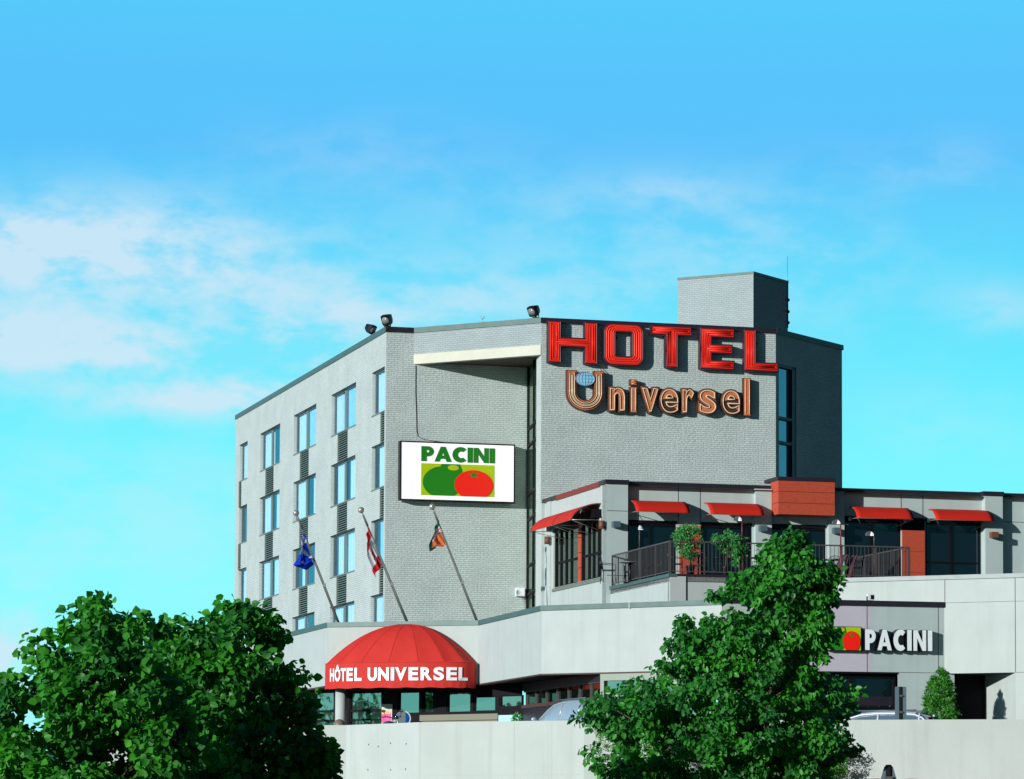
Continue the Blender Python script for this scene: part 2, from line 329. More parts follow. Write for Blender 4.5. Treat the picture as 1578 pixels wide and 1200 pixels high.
TC = Frame(T1, dC); uT2 = TC.u(1402.5); T2 = TC.pt(uT2, 0); TR = Frame(T2, -dA)   # right return goes back to the wall
ZC = 8.7
def podpt(px, py, h=7.1): q = at(px, py, 100); t = h / (q.z - CZ) * 100; q = at(px, py, t); return Vector((q.x, q.y, 0))
Q1 = podpt(505.7, 959.0); Q2 = podpt(738.5, 955.8); Q3 = podpt(834.5, 933.0)
q0f = Frame(Q1, dA); Q0 = q0f.pt(q0f.u(395, 985), 0)
E1 = podpt(1455.0, 930.6)
FSg = Frame(E1, dC)                                          # sign wall, runs left (u < 0) from E1
fd = Frame(Q3, dD)
# corner of the slanted front and the sign wall
def meet(P, d, Q, e):
    det = d.x * (-e.y) + e.x * d.y; r = Q - P; return P + d * ((r.x * (-e.y) + e.x * r.y) / det)
Q4 = meet(Q3, dD, E1, dC)
FF = [seg(Q0, Q1), seg(Q1, Q2), seg(Q2, Q3), seg(Q3, Q4)]
dE = -dirv(-68)
FE = Frame(E1, dE)                                           # white wall on the right
TE = meet(T1, dC, E1, dE)
uE0 = (TE - E1).dot(FE.d); uE1 = FE.u(1700)
ZSO = 1.6 + 4.84                                             # underside of the overhanging storey
ZG = 3.6                                                     # forecourt level

def wall(F, u0, u1, z0, z1, holes, name, m, parent, reveal=.2, back=.0):
    """wall face with openings (u0,u1,z0,z1) and their reveals"""
    mb = MB(); us = sorted({u0, u1, *[h[0] for h in holes], *[h[1] for h in holes]}); zs = sorted({z0, z1, *[h[2] for h in holes], *[h[3] for h in holes]})
    us = [a for a in us if u0 <= a <= u1]; zs = [a for a in zs if z0 <= a <= z1]
    idx = {}
    def V(x, y, z):
        k = (round(x, 5), round(y, 5), round(z, 5))
        if k not in idx: idx[k] = len(mb.v); mb.v.append((x, y, z))
        return idx[k]
    def q(*p): mb.f.append(tuple(V(*a) for a in p)); mb.sm.append(False)
    for i in range(len(us) - 1):
        for j in range(len(zs) - 1):
            cu, cz = (us[i] + us[i + 1]) / 2, (zs[j] + zs[j + 1]) / 2
            if any(h[0] < cu < h[1] and h[2] < cz < h[3] for h in holes): continue
            q((us[i], 0, zs[j]), (us[i + 1], 0, zs[j]), (us[i + 1], 0, zs[j + 1]), (us[i], 0, zs[j + 1]))
    for a, b, c, d in holes:
        q((a, 0, c), (a, 0, d), (a, reveal, d), (a, reveal, c)); q((b, 0, c), (b, reveal, c), (b, reveal, d), (b, 0, d))
        q((a, 0, d), (b, 0, d), (b, reveal, d), (a, reveal, d)); q((a, 0, c), (a, reveal, c), (b, reveal, c), (b, 0, c))
    return mb.build(name, m, parent, F.M)

# ------------------------------------------------------------------ ground, forecourt and the white parapet wall
ZPW = 4.3
def wpt(px, py): q = at(px, py, 100); t = (ZPW - CZ) / (q.z - CZ) * 100; q = at(px, py, t); return (q.x, q.y)
WP = [wpt(120, 1118.8), wpt(534, 1117.2), wpt(646, 1112.8), wpt(900, 1109.6)]
_p = Vector((*WP[-1], 0)); WP += [tuple((_p - dirv(-83) * d)[:2]) for d in (4.0, 15.5)]
ZW = [ZPW] * 4 + [ZPW - .015, ZPW - .015]
def ground():
    mb = MB(); xs = [-900, -60, -30, 0, 40, 80, 900]
    prof = [(-60, 0), (8, 0), (30, .45), (60, 1.35), (85, 2.2), (96, 2.62), (110, 2.9)]
    mb.grid([[(x, y, z) for x in xs] for y, z in prof], True); tag(mb.build('ground', M_['grassy']), kind='structure')
    mb = MB(); pts = [(-900, WP[0][1])] + [(x, y + .1) for x, y in WP] + [(900, WP[-1][1]), (900, 4000), (-900, 4000)]
    mb.add([(x, y, ZG) for x, y in pts], [tuple(range(len(pts)))]); tag(mb.build('forecourt', M_['asphalt']), kind='structure')
    t = thing('parapet_wall', 'long plain white concrete parapet wall along the bottom, in front of the forecourt', 'wall', (0, WP[3][1], 2.5))
    mb = MB(); n = len(WP)
    vs = []
    for (x, y), zz in zip(WP, ZW):
        vs += [(x, y, 2.0), (x, y, zz), (x, y + .28, zz), (x, y + .28, 2.0)]
    fs = []
    for i in range(n - 1):
        a, b = i * 4, i * 4 + 4
        fs += [(a, b, b + 1, a + 1), (a + 1, b + 1, b + 2, a + 2), (a + 2, b + 2, b + 3, a + 3)]
    fs += [(0, 1, 2, 3), tuple((n - 1) * 4 + k for k in (3, 2, 1, 0))]
    mb.add(vs, fs); mb.build('concrete_wall', M_['concrete'], t)
    F1 = seg(WP[1], WP[2]); F2 = seg(WP[2], WP[3])
    mb = MB()                                                # cast-in tie holes and joints
    for px, py in ((568, 1147), (583, 1150), (602, 1145), (626, 1146), (567, 1186), (602, 1186), (625, 1185)):
        u, z = F1.hit(px, py); mb.slab(u - .022, u + .022, z - .022, z + .022, 0, .004)
    mb.build('tie_holes', M_['joint'], t, F1.M)
    mb = MB(); mb.slab(.02, .035, 2.0, ZPW - .01, 0, .003)
    for px in (792, 850): u = F2.u(px, 1150); mb.slab(u, u + .012, 2.0, ZPW - .01, 0, .003)
    mb.slab(0.03, F2.L - .1, F2.z(700, 1194) - .008, F2.z(700, 1194), 0, .003); mb.build('joint', M_['joint_pale'], t, F2.M)
ground()

# ------------------------------------------------------------------ hotel tower
hotel = thing('hotel_tower', 'five-storey hotel tower of painted grey brick with a long window side at left', 'hotel building', (P1.x, P1.y, ZG))
ZB = ZC - .6                                                 # tower is built down behind the podium roof
def Z(F, px, py, w=0): return F.hit(px, py, w)[1]
def tower():
    # side wall: five bays by four floors of windows
    cols = [(367.5, 379.5, 366.0, 370.5), (399.3, 429.5, 407, 420), (451, 485, 460, 474), (508.8, 546.2, 518, 534), (571.5, 590.5, 584, 590.6)]
    tops, bots = [], []
    for y1, y2 in ((590.75, 653.25), (702.5, 769.5), (815, 878.0), (926.5, 989)):
        tops.append(FA.z(546, y1)); bots.append(FA.z(546, y2))
    pitch = (tops[0] - tops[3]) / 3; hh = sum(t - b for t, b in zip(tops[:3], bots[:3])) / 3
    tops = [tops[0] - pitch * k for k in range(4)]
    holes = []; wins = []; grills = []
    for ci, (a, b, g0, g1) in enumerate(cols):
        ua, ub, ga, gb = FA.u(a), FA.u(b), FA.u(g0), FA.u(g1)
        for k, t in enumerate(tops):
            wins.append((ua, ub, t - hh, t, ci)); holes.append((ua, ub, t - hh, t))
            z0 = max(t - pitch + .03, ZB + .1); grills.append((ga, gb, z0, t - hh - .03, ci))
            holes.append((ga, gb, z0, t - hh - .03))
    wall(FA, ufar, 0, ZB, ZR - .2, holes, 'side_wall', M_['brick_lit'], hotel, .165)
    for a, b, c, d, ci in wins:
        single = ci in (0, 4); f = MB(); y0, y1 = .115, .16
        for q in ((a, a + .07, c, d), (b - .05, b, c, d), (a + .07, b - .05, d - .05, d), (a + .07, b - .05, c, c + .05)): f.slab(q[0], q[1], q[2], q[3], -y1, -y0)
        mid = (a + b) / 2
        if not single: f.slab(mid - .12, mid + .12, c + .05, d - .05, -y1, -y0 + .03)
        f.slab(a - .03, b + .03, c - .05, c - .001, -.14, .025)                # sill
        o = f.build('window', M_['wframe'], hotel, FA.M)
        o2 = MB().slab(a - .01, b + .01, d - .004, d + .03, -.04, .006).build('lintel', M_['lintel'], o, FA.M)
        spans = [(a + .07, b - .05)] if single else [(a + .07, mid - .12), (mid + .12, b - .05)]
        for s0, s1 in spans:
            g = MB(); g.add([(s0, .14, c), (s1, .14, c), (s1, .14, d), (s0, .14, d)], [(0, 1, 2, 3)]); g.build('pane', M_['glass_room'], o, FA.M)
            gap = (s1 - s0) * random.choice([0, .08, .18, .3, .42, .55]); side = random.random() < .6; dp_ = random.uniform(.20, .26)
            c0, c1 = (s0 + gap, s1) if side else (s0, s1 - gap)
            nn = 44; pts = [(c0 + (c1 - c0) * i / nn, dp_ + .035 * math.sin(i * 1.15 + ci) + .02 * math.sin(i * .5 + c)) for i in range(nn + 1)]
            cu = MB(); cu.grid([[(x, y, z) for x, y in pts] for z in (c - .05, d + .05)], True); cu.build('curtain', M_['curtain'] if random.random() < .7 else M_['curtain2'], o, FA.M)
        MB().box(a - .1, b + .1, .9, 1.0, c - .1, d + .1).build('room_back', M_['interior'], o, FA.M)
    for a, b, c, d, ci in grills:
        if d - c < .2: continue
        g = MB(); g.slab(a, b, c, d, -.2, -.12)
        n = int((d - c) / .085)
        for i in range(n):
            z = c + (d - c) * (i + .5) / n; g.add([(a, .1, z + .02), (b, .1, z + .02), (b, .0, z - .022), (a, .0, z - .022), (a, .1, z + .03), (b, .1, z + .03), (b, .0, z - .008), (a, .0, z - .008)], [(0, 3, 2, 1), (4, 5, 6, 7), (3, 7, 6, 2), (0, 1, 5, 4)])
        o = MB().slab(a, b, c, d, -.16, -.11).build('ventilation_grille', M_['black'], hotel, FA.M)
        g = MB()
        for i in range(n):
            z = c + (d - c) * (i + .5) / n; g.slab(a, b, z - .018, z + .012, -.10, -.02)
        g.slab(a, a + .03, c, d, -.12, -.015); g.slab(b - .03, b, c, d, -.12, -.015)
        g.build('louvre', M_['louvre'], o, FA.M)
    # front pier and recessed wall, beam and soffit over the recess
    wall(FC, 0, uS, ZB, ZR - .2, [], 'front_wall', M_['brick_front'], hotel)
    zb0, zb1 = FD.z(738, 0), 0
    zc0 = FD.z(638.5, 546); zc1 = FD.z(638.5, 561)
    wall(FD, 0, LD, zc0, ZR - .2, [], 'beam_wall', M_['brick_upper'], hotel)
    mb = MB(); mb.slab(.0, LD - .012, zc1, zc0, -.25, .03); mb.build('cream_beam', M_['cream'], hotel, FD.M)
    a, b, c = FC.pt(uP2 - .3, zc1 + .06), FC.pt(uS + .25, zc1 + .06), P3 + Vector((0, 0, zc1 + .06))
    mb = MB(); mb.add([P2 + Vector((0, 0, zc1 + .06)), b, c - FD.n_in * 0 + Vector((0, 0, 0))], [(0, 2, 1)]); mb.build('soffit', M_['soffit'], hotel)
    # glazed strip in the return of the recess and the brick return
    L = FS.L; g = MB(); g.add([(0, .05, ZB), (L, .05, ZB), (L, .05, zc1 + .1), (0, .05, zc1 + .1)], [(0, 1, 2, 3)])
    w = g.build('strip_window', M_['glass_strip'], hotel, FS.M)
    f = MB()
    for u_ in (0.02, L * .62, L - .1): f.slab(u_, u_ + .08, ZB, zc1 + .05, -.06, .0)
    for py in (655.0, 681, 757, 796, 868, 912): z = FS.z(819, py); f.slab(0, L, z - .05, z + .05, -.05, -.01)
    f.build('window_frame', M_['darkframe'], w, FS.M)
    F = seg(PR, P3); wall(F, 0, F.L, ZB, ZR - .2, [], 'return_wall', M_['brick_lit'], hotel)
    wall(FH, 0, LH, ZB, ZR - .2, [], 'sign_wall', M_['brick_front'], hotel)
    # dark side with the tall stair window
    ua, ub = FB.u(1200, 650), FB.u(1227.5, 650); z0, z1 = FB.z(1213, 740), FB.z(1213, 563)
    wall(FB, 0, LB, ZB, ZR - .2, [(ua, ub, z0, z1)], 'shaded_side_wall', M_['brick_lit'], hotel, .3)
    wd = MB()
    for q in ((ua, ua + .05), (ub - .32, ub)): wd.slab(q[0], q[1], z0, z1, -.2, -.02)
    wd.slab(ua, ub, z1 - .12, z1, -.2, -.02)
    for py in (645.5, 683): z = FB.z(1213, py); wd.slab(ua, ub, z - .05, z + .06, -.2, -.03)
    o = wd.build('stair_window', M_['black'], hotel, FB.M)
    MB().add([(ua, .15, z0), (ub, .15, z0), (ub, .15, z1), (ua, .15, z1)], [(0, 1, 2, 3)])
    g = MB(); g.add([(ua, .15, z0), (ub, .15, z0), (ub, .15, z1), (ua, .15, z1)], [(0, 1, 2, 3)]); g.build('pane', M_['glass_side'], o, FB.M)
    # coping, one metal cap per wall run, front and right ones coloured darker for shade
    for F, a, b, m, e in ((FA, ufar - .05, .05, 'coping', 0), (FC, -.03, uP2 + .02, 'coping_dark', 0), (FD, 0, LD, 'coping', 0), (FH, -.02, LH, 'coping_dark', 0), (FB, 0.0, LB + .05, 'coping_dark', 0)):
        mb = MB(); mb.slab(a, b, ZR - .2, ZR, -.4, .05); mb.build('coping', M_[m], hotel, F.M)
    # rear and roof
    back = [P1, P2, FC.pt(uS, 0), P3, P4, P5]
    pB = P5 - dirv(-18.6) * -14; pB = P5 + dirv(-10) * 18
    pl = [P0, P1, P2, P3, P4, P5, pB, P0 + dirv(65) * 12]
    mb = MB(); pts = [(q.x, q.y) for q in pl]; mb.add([(x, y, ZR - .25) for x, y in pts], [tuple(range(len(pts)))]); mb.build('flat_roof', M_['roof'], hotel)
    for a, b in ((P5, pB), (pB, pl[-1]), (pl[-1], P0)):
        F = seg(a, b); wall(F, 0, F.L, ZB, ZR, [], 'rear_wall', M_['brick_lit'], hotel)
    # narrow brick edge seen past the far corner
    # penthouse
    q = at(1161, 418, 138.0); N1 = Vector((q.x, q.y, 0)); zt = q.z
    Fd = Frame(N1, dD); ul = Fd.u(1045, 428); Fb = Frame(N1, dB); ur = Fb.u(1214, 432)
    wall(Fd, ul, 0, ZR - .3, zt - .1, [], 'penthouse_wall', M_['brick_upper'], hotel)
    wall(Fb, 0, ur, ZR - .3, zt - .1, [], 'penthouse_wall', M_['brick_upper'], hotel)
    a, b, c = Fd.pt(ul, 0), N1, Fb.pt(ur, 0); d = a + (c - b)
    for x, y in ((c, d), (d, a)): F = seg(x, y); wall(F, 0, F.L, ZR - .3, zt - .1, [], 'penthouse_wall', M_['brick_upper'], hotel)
    mb = MB(); e = .04; cen = (a + c) / 2; mb.prism([(cen.x + (q.x - cen.x) * 1.015, cen.y + (q.y - cen.y) * 1.015) for q in (a, b, c, d)], zt - .1, zt); mb.build('penthouse_coping', M_['coping'], hotel)
    # mast and aerials
    t = thing('roof_antenna', 'thin whip antenna rising behind the brick rooftop penthouse', 'antenna', tuple(c + Vector((.0, .1, zt - 1.5))))
    q = at(1213.5, 395, c.y - .02); MB().tube([(q.x, q.y, zt - 1.2), (q.x, q.y, q.z)], .012, 6).build('rod', M_['pole'], t)
    mb = MB()
    for py in (497, 462, 480): q2 = at(1214.5, py, c.y - .03); mb.ball(tuple(q2), .07, .07, .07, 8, 6)
    mb.tube([tuple(at(1214.2, 431, c.y - .03)), tuple(at(1214.2, 505, c.y - .03))], .02, 6); mb.build('cable_clips', M_['black'], t)
    q = FD.pt(FD.u(739, 496), ZR, -.2); t = thing('roof_sensor', 'tiny forked sensor mast on the roof edge above the recess', 'sensor', tuple(q))
    MB().tube([tuple(q), (q.x, q.y, q.z + .18)], .015, 6).build('mast', M_['pole'], t)
    MB().tube([(q.x - .06, q.y, q.z + .27), (q.x - .05, q.y, q.z + .2), (q.x, q.y, q.z + .17), (q.x + .05, q.y, q.z + .2), (q.x + .06, q.y, q.z + .27)], .014, 6).build('fork', M_['pole'], t)
    # cable down the recess, AC unit and small pipe
    mb = MB(); pth = [FC.pt(*FC.hit(px, py, .02), .02) for px, py in ((640.5, 563), (640.2, 600), (641.5, 640), (642, 664), (644, 672), (652, 676.5), (666, 679), (690, 682))]
    mb.tube(pth, .011, 6); mb.build('cable', M_['joint'], hotel)
    q = FC.pt(uS - .12, Z(FC, 803, 919), .06); t = thing('wall_cabinet', 'small white box on the brick beside the tall glazed strip', 'utility box', tuple(q))
    ua, z1 = FC.hit(797.5, 905, .3); ub, z0 = FC.hit(809, 918.5, .3)
    MB().slab(ua, ub, z0, z1, .0, .3).build('cabinet_body', M_['acwhite'], t, FC.M); MB().slab(ua + .02, ub - .02, z0 + .02, z1 - .02, .3, .31).build('cabinet_lid', M_['white'], t, FC.M)
tower()

# ------------------------------------------------------------------ outlines
def inset(loop, d):
    n = len(loop); out = []
    for i in range(n):
        p0, p1, p2 = (Vector((*loop[i - 1], 0)), Vector((*loop[i], 0)), Vector((*loop[(i + 1) % n], 0)))
        a = (p1 - p0).normalized(); b = (p2 - p1).normalized(); na = Vector((-a.y, a.x, 0)); nb = Vector((-b.y, b.x, 0))
        m = (na + nb); m = m / max(m.length_squared / 2, .25) if m.length > 1e-6 else na
        q = p1 + m * d; out.append((q.x, q.y))
    return out
def rrect(x0, x1, y0, y1, r, n=6, cw=False):
    pts = []
    for cx, cy, a0 in ((x1 - r, y1 - r, 0), (x0 + r, y1 - r, 90), (x0 + r, y0 + r, 180), (x1 - r, y0 + r, 270)):
        for k in range(n + 1): a = R(a0 + 90 * k / n); pts.append((cx + r * math.cos(a), cy + r * math.sin(a)))
    return pts[::-1] if cw else pts
def curve_mesh(loops, depth, bevel=0):    # filled plate from closed loops; front at -Y
    cu = bpy.data.curves.new('tmp', 'CURVE'); cu.dimensions = '2D'; cu.fill_mode = 'BOTH'; cu.extrude = depth / 2; cu.bevel_depth = bevel; cu.bevel_resolution = 1
    for lp in loops:
        s = cu.splines.new('POLY'); s.points.add(len(lp) - 1); s.use_cyclic_u = True
        for k, (x, y) in enumerate(lp): s.points[k].co = (x, y, 0, 1)
    o = bpy.data.objects.new('tmp', cu); col.objects.link(o); bpy.context.view_layer.update()
    me = bpy.data.meshes.new_from_object(o); bpy.data.objects.remove(o); bpy.data.curves.remove(cu)
    me.transform(Matrix.Rotation(R(90), 4, 'X')); me.transform(Tm((0, -depth / 2, 0))); return me
def text_mesh(txt, depth, off=0.0, fill='BOTH', bevel=0.0):
    cu = bpy.data.curves.new('tmp', 'FONT'); cu.body = txt; cu.fill_mode = fill; cu.offset = off; cu.extrude = depth / 2; cu.bevel_depth = bevel; cu.bevel_resolution = 1; cu.resolution_u = 6
    o = bpy.data.objects.new('tmp', cu); col.objects.link(o); bpy.context.view_layer.update()
    me = bpy.data.meshes.new_from_object(o); bpy.data.objects.remove(o); bpy.data.curves.remove(cu); return me
def bbox(me): a = np.empty(len(me.vertices) * 3); me.vertices.foreach_get('co', a); a = a.reshape(-1, 3); return a.min(0), a.max(0)
def ell(cx, cy, rx, ry, n=40, a0=0): return [(cx + rx * math.cos(R(a0) + 2 * math.pi * k / n), cy + ry * math.sin(R(a0) + 2 * math.pi * k / n)) for k in range(n)]

# ------------------------------------------------------------------ HOTEL letters
def hotel_sign():
    t = thing('hotel_sign', 'big red block letters HOTEL along the top of the brick wall', 'sign', tuple(FH.pt(LH / 2, ZR - 2.4, .05)))
    W = .30; h = FH
    ztop = h.z(961, 499.7, W); zbot = h.z(961, 561.9, W); H = ztop - zbot
    def ub(a, b): return h.u(a, 530, W), h.u(b, 530, W)
    letters = {}
    def S_(loop, a, b): return [(a + x * (b - a), zbot + y * H) for x, y in loop]
    a, b = ub(846.0, 919.8)
    letters['h'] = [S_([(0, 0), (.24, 0), (.24, .40), (.76, .40), (.76, 0), (1, 0), (1, 1), (.76, 1), (.76, .60), (.24, .60), (.24, 1), (0, 1)], a, b)]
    a, b = ub(932.0, 990.9); st = .27 * (b - a); letters['o'] = [rrect(a, b, zbot, ztop, .30), rrect(a + st, b - st, zbot + .30, ztop - .27, .09, 4, True)]
    a, b = ub(1004.6, 1064.8); letters['t'] = [S_([(.37, 0), (.65, 0), (.65, .80), (1, .80), (1, 1), (0, 1), (0, .80), (.37, .80)], a, b)]
    a, b = ub(1080.2, 1131); letters['e'] = [S_([(0, 0), (1, 0), (1, .20), (.32, .20), (.32, .40), (.94, .40), (.94, .60), (.32, .60), (.32, .80), (1, .80), (1, 1), (0, 1)], a, b)]
    a, b = ub(1148.2, 1198.6); letters['l'] = [S_([(0, 0), (1, 0), (1, .19), (.31, .19), (.31, 1), (0, 1)], a, b)]
    for k, loops in letters.items():
        me = curve_mesh([inset(l, -.035) for l in loops], .24); me.transform(Tm((0, -.05, 0)))
        c = link('letter', me, M_['neon_case'], t, h.M)
        me = curve_mesh([inset(l, .02) for l in loops], .012); me.transform(Tm((0, -.288, 0))); link('letter_face', me, M_['neon_face'], c, h.M)
        mb = MB()
        for l in loops:
            for d in (.0,): mb.tube([(x, -.292, z) for x, z in inset(l, d)], .020, 6, True, False)
        mb.build('rim', M_['neon_case'], c, h.M)
        mb = MB(); mg = MB()
        for l in loops:
            for d in (.075, .155): mb.tube([(x, -.302, z) for x, z in inset(l, d)], .019, 8, True)
            mg.tube([(x, -.296, z) for x, z in inset(l, .115)], .009, 6, True)
        mb.build('neon_tube', M_['neon_tube'], c, h.M); mg.build('tube_shadow_gap', M_['neon_dark'], c, h.M)
    mb = MB()
    for px in (861, 905, 950, 975, 1034, 1095, 1165):
        u_, z = h.hit(px, 500, 0); mb.slab(u_ - .03, u_ + .03, ztop - .5, ztop - .44, 0, .06); mb.slab(u_ - .03, u_ + .03, zbot + .3, zbot + .36, 0, .06)
    mb.build('mounting_brackets', M_['black'], t, h.M)
def universel_sign():
    W = .28; h = FH
    t = thing('universel_sign', 'copper coloured script letters Universel with a blue globe, under the red letters', 'sign', tuple(h.pt(4.5, h.z(1000, 640), .05)))
    def bb(a, b, y0, y1): return h.u(a, y1, W), h.u(b, y1, W), h.z((a + b) / 2, y1, W), h.z((a + b) / 2, y0, W)
    def case(me_or_loops, bbx, glyph=None):
        a, b, z0, z1 = bbx
        if glyph:
            def g(off, depth, fill='BOTH', bevel=0):
                me = text_mesh(glyph, depth, off, fill, bevel); return me
            ref = text_mesh(glyph, 0, .055); lo, hi = bbox(ref)
            sx, sz = (b - a) / (hi[0] - lo[0]), (z1 - z0) / (hi[1] - lo[1])
            def place(me, y): me.transform(Matrix(((sx, 0, 0, a - lo[0] * sx), (0, 0, -1, 0), (0, sz, 0, z0 - lo[1] * sz), (0, 0, 0, 1)))); me.transform(Tm((0, y, 0))); return me
            body = place(g(.068, .20), -.15); c = link('letter', body, M_['case_brown'], t, h.M)
            link('letter_face', place(g(.055, .01), -.256), M_['copper'], c, h.M)
            for off, r, mn, nm in ((.040, .009, 'brown_line', 'inner_line'), (.018, .013, 'tube_pale', 'neon_tube')):
                me = g(off, 0, 'NONE', r); link(nm, place(me, -.285), M_[mn], c, h.M)
        return
    # capital U drawn as a ring open at the top
    a, b, z0, z1 = bb(874.8, 930, 571.8, 631.5)
    def U(d):
        st = .245 * (b - a) + .0; r = (b - a) / 2; cx = (a + b) / 2; zc = z0 + r * .92
        o = [(a + d, z1 - d)] + [(cx + (r - d) * math.cos(R(g)), zc + (r * .92 - d) * math.sin(R(g))) for g in range(180, 361, 10)] + [(b - d, z1 - d)]
        ri = r - st + d; i = [(b - st + d, z1 - d)] + [(cx + ri * math.cos(R(g)), zc + (r * .92 - st + d) * math.sin(R(g))) for g in range(360, 179, -10)] + [(a + st - d, z1 - d)]
        return (o + i)
    c = link('letter', curve_mesh([U(-.03)], .20), M_['case_brown'], t, h.M); c.data.transform(Tm((0, -.05, 0)))
    me = curve_mesh([U(.0)], .01); me.transform(Tm((0, -.252, 0))); link('letter_face', me, M_['copper'], c, h.M)
    for d, mn, r, nm in ((.045, 'brown_line', .012, 'inner_line'), (.08, 'tube_pale', .017, 'neon_tube'), (.125, 'brown_line', .010, 'inner_line'), (.15, 'tube_pale', .014, 'neon_tube')):
        mb = MB(); mb.tube([(x, -.275, z) for x, z in U(d)], r, 6, True); mb.build(nm, M_[mn], c, h.M)
    for g, bx in (('n', (938.5, 964.2, 595.7, 633.8)), ('ı', (972.2, 981.5, 596, 634.8)), ('v', (987.8, 1016.5, 596, 636)), ('e', (1016.8, 1046.9, 597.5, 637.6)), ('r', (1051, 1070.8, 598, 637)),
                  ('s', (1076.5, 1105.4, 598.8, 638.5)), ('e', (1112.3, 1141.9, 599.8, 639.3)), ('l', (1147, 1156.8, 582.8, 639.6))):
        if g == 'ı':
            for y0, y1 in ((596.5, 634.8), (585.0, 592.5)):
                a2, b2, c2, d2 = bb(972.2, 981.5, y0, y1); lp = [(a2, c2), (b2, c2), (b2, d2), (a2, d2)]
                me = curve_mesh([inset(lp, -.02)], .20); me.transform(Tm((0, -.05, 0))); c = link('letter' if y1 > 600 else 'letter_dot', me, M_['case_brown'], t, h.M)
                me = curve_mesh([lp], .01); me.transform(Tm((0, -.252, 0))); link('letter_face', me, M_['copper'], c, h.M)
                mb = MB(); mb.tube([(x, -.275, z) for x, z in inset(lp, .045)], .014, 6, True); mb.build('neon_tube', M_['tube_pale'], c, h.M)
        elif g == 'l':
            a2, b2, c2, d2 = bb(*bx); lp = [(a2, c2), (b2, c2), (b2, d2), (a2, d2)]
            me = curve_mesh([inset(lp, -.02)], .20); me.transform(Tm((0, -.05, 0))); c = link('letter', me, M_['case_brown'], t, h.M)
            me = curve_mesh([lp], .01); me.transform(Tm((0, -.252, 0))); link('letter_face', me, M_['copper'], c, h.M)
            mb = MB(); mb.tube([(x, -.275, z) for x, z in inset(lp, .045)], .014, 6, True); mb.build('neon_tube', M_['tube_pale'], c, h.M)
        else: case(None, bb(*bx), g)
    a, b, z0, z1 = bb(887.2, 916.2, 573, 594); cx, cz, rx, rz = (a + b) / 2, (z0 + z1) / 2, (b - a) / 2, (z1 - z0) / 2
    me = curve_mesh([ell(cx, cz, rx, rz)], .2); me.transform(Tm((0, -.08, 0))); gl = link('globe', me, M_['globe'], t, h.M)
    mb = MB(); y = -.288
    mb.tube([(x, y, z) for x, z in ell(cx, cz, rx, rz)], .012, 6, True)
    for f in (.35, .7): mb.tube([(x, y, z) for x, z in ell(cx, cz, rx * f, rz)], .006, 5, True)
    mb.tube([(cx, y, z0), (cx, y, z1)], .006, 5)
    for f in (-.5, 0, .5): w = rx * math.sqrt(1 - f * f); mb.tube([(cx - w, y, cz + f * rz), (cx + w, y, cz + f * rz)], .006, 5)
    mb.build('meridians', M_['globe_line'], gl, h.M)
    p0, p1 = h.pt(h.u(921, 560), h.z(921, 562), .06), h.pt(h.u(927, 572), h.z(927, 574), .2)
    mb = MB(); mb.tube([p0, (p0 + p1) / 2 + Vector((0, 0, -.03)), p1], .012, 6)
    for px in (968, 985, 1074, 1110, 1144): u_, z = h.hit(px, 606, .05); mb.tube([h.pt(u_ - .25, z, .04), h.pt(u_ + .25, z, .04)], .012, 5)
    mb.build('cable', M_['black'], t)
hotel_sign(); universel_sign()

# ------------------------------------------------------------------ letters of the restaurant signs: P A C I N I
def glyphs():
    def arc(cx, cy, rx, ry, a0, a1, n=14): return [(cx + rx * math.cos(R(a0 + (a1 - a0) * k / n)), cy + ry * math.sin(R(a0 + (a1 - a0) * k / n))) for k in range(n + 1)]
    P = ([(0, 0), (.28, 0), (.28, .34)] + arc(.36, .67, .33, .33, -90, 90)[0:] + [(0, 1)], [(.28, .57)] + [(.28, .78)] + arc(.35, .675, .11, .105, 90, -90))
    A = ([(0, 0), (.26, 0), (.33, .2), (.62, .2), (.69, 0), (.95, 0), (.60, 1), (.35, 1)], [(.39, .38), (.475, .68), (.56, .38)])
    C = (arc(.46, .5, .46, .52, 48, 312, 24) + arc(.50, .5, .21, .25, 300, 60, 20),)
    I = ([(0, 0), (.28, 0), (.28, 1), (0, 1)],)
    Nn = ([(0, 0), (.24, 0), (.24, .62), (.60, 0), (.85, 0), (.85, 1), (.61, 1), (.61, .39), (.25, 1), (0, 1)],)
    return dict(P=(P, .69), A=(A, .95), C=(C, .80), I=(I, .28), N=(Nn, .85))
G = glyphs()
def word(txt, gap, x0, x1, z0, z1):
    tot = sum(G[c][1] for c in txt) + gap * (len(txt) - 1); s = (x1 - x0) / tot; x = x0; out = []
    for c in txt:
        out.append([[(x + px * s, z0 + py * (z1 - z0)) for px, py in lp] for lp in G[c][0]]); x += (G[c][1] + gap) * s
    return out
def clip(lp, x0, x1, z0, z1): return [(min(max(x, x0), x1), min(max(z, z0), z1)) for x, z in lp]
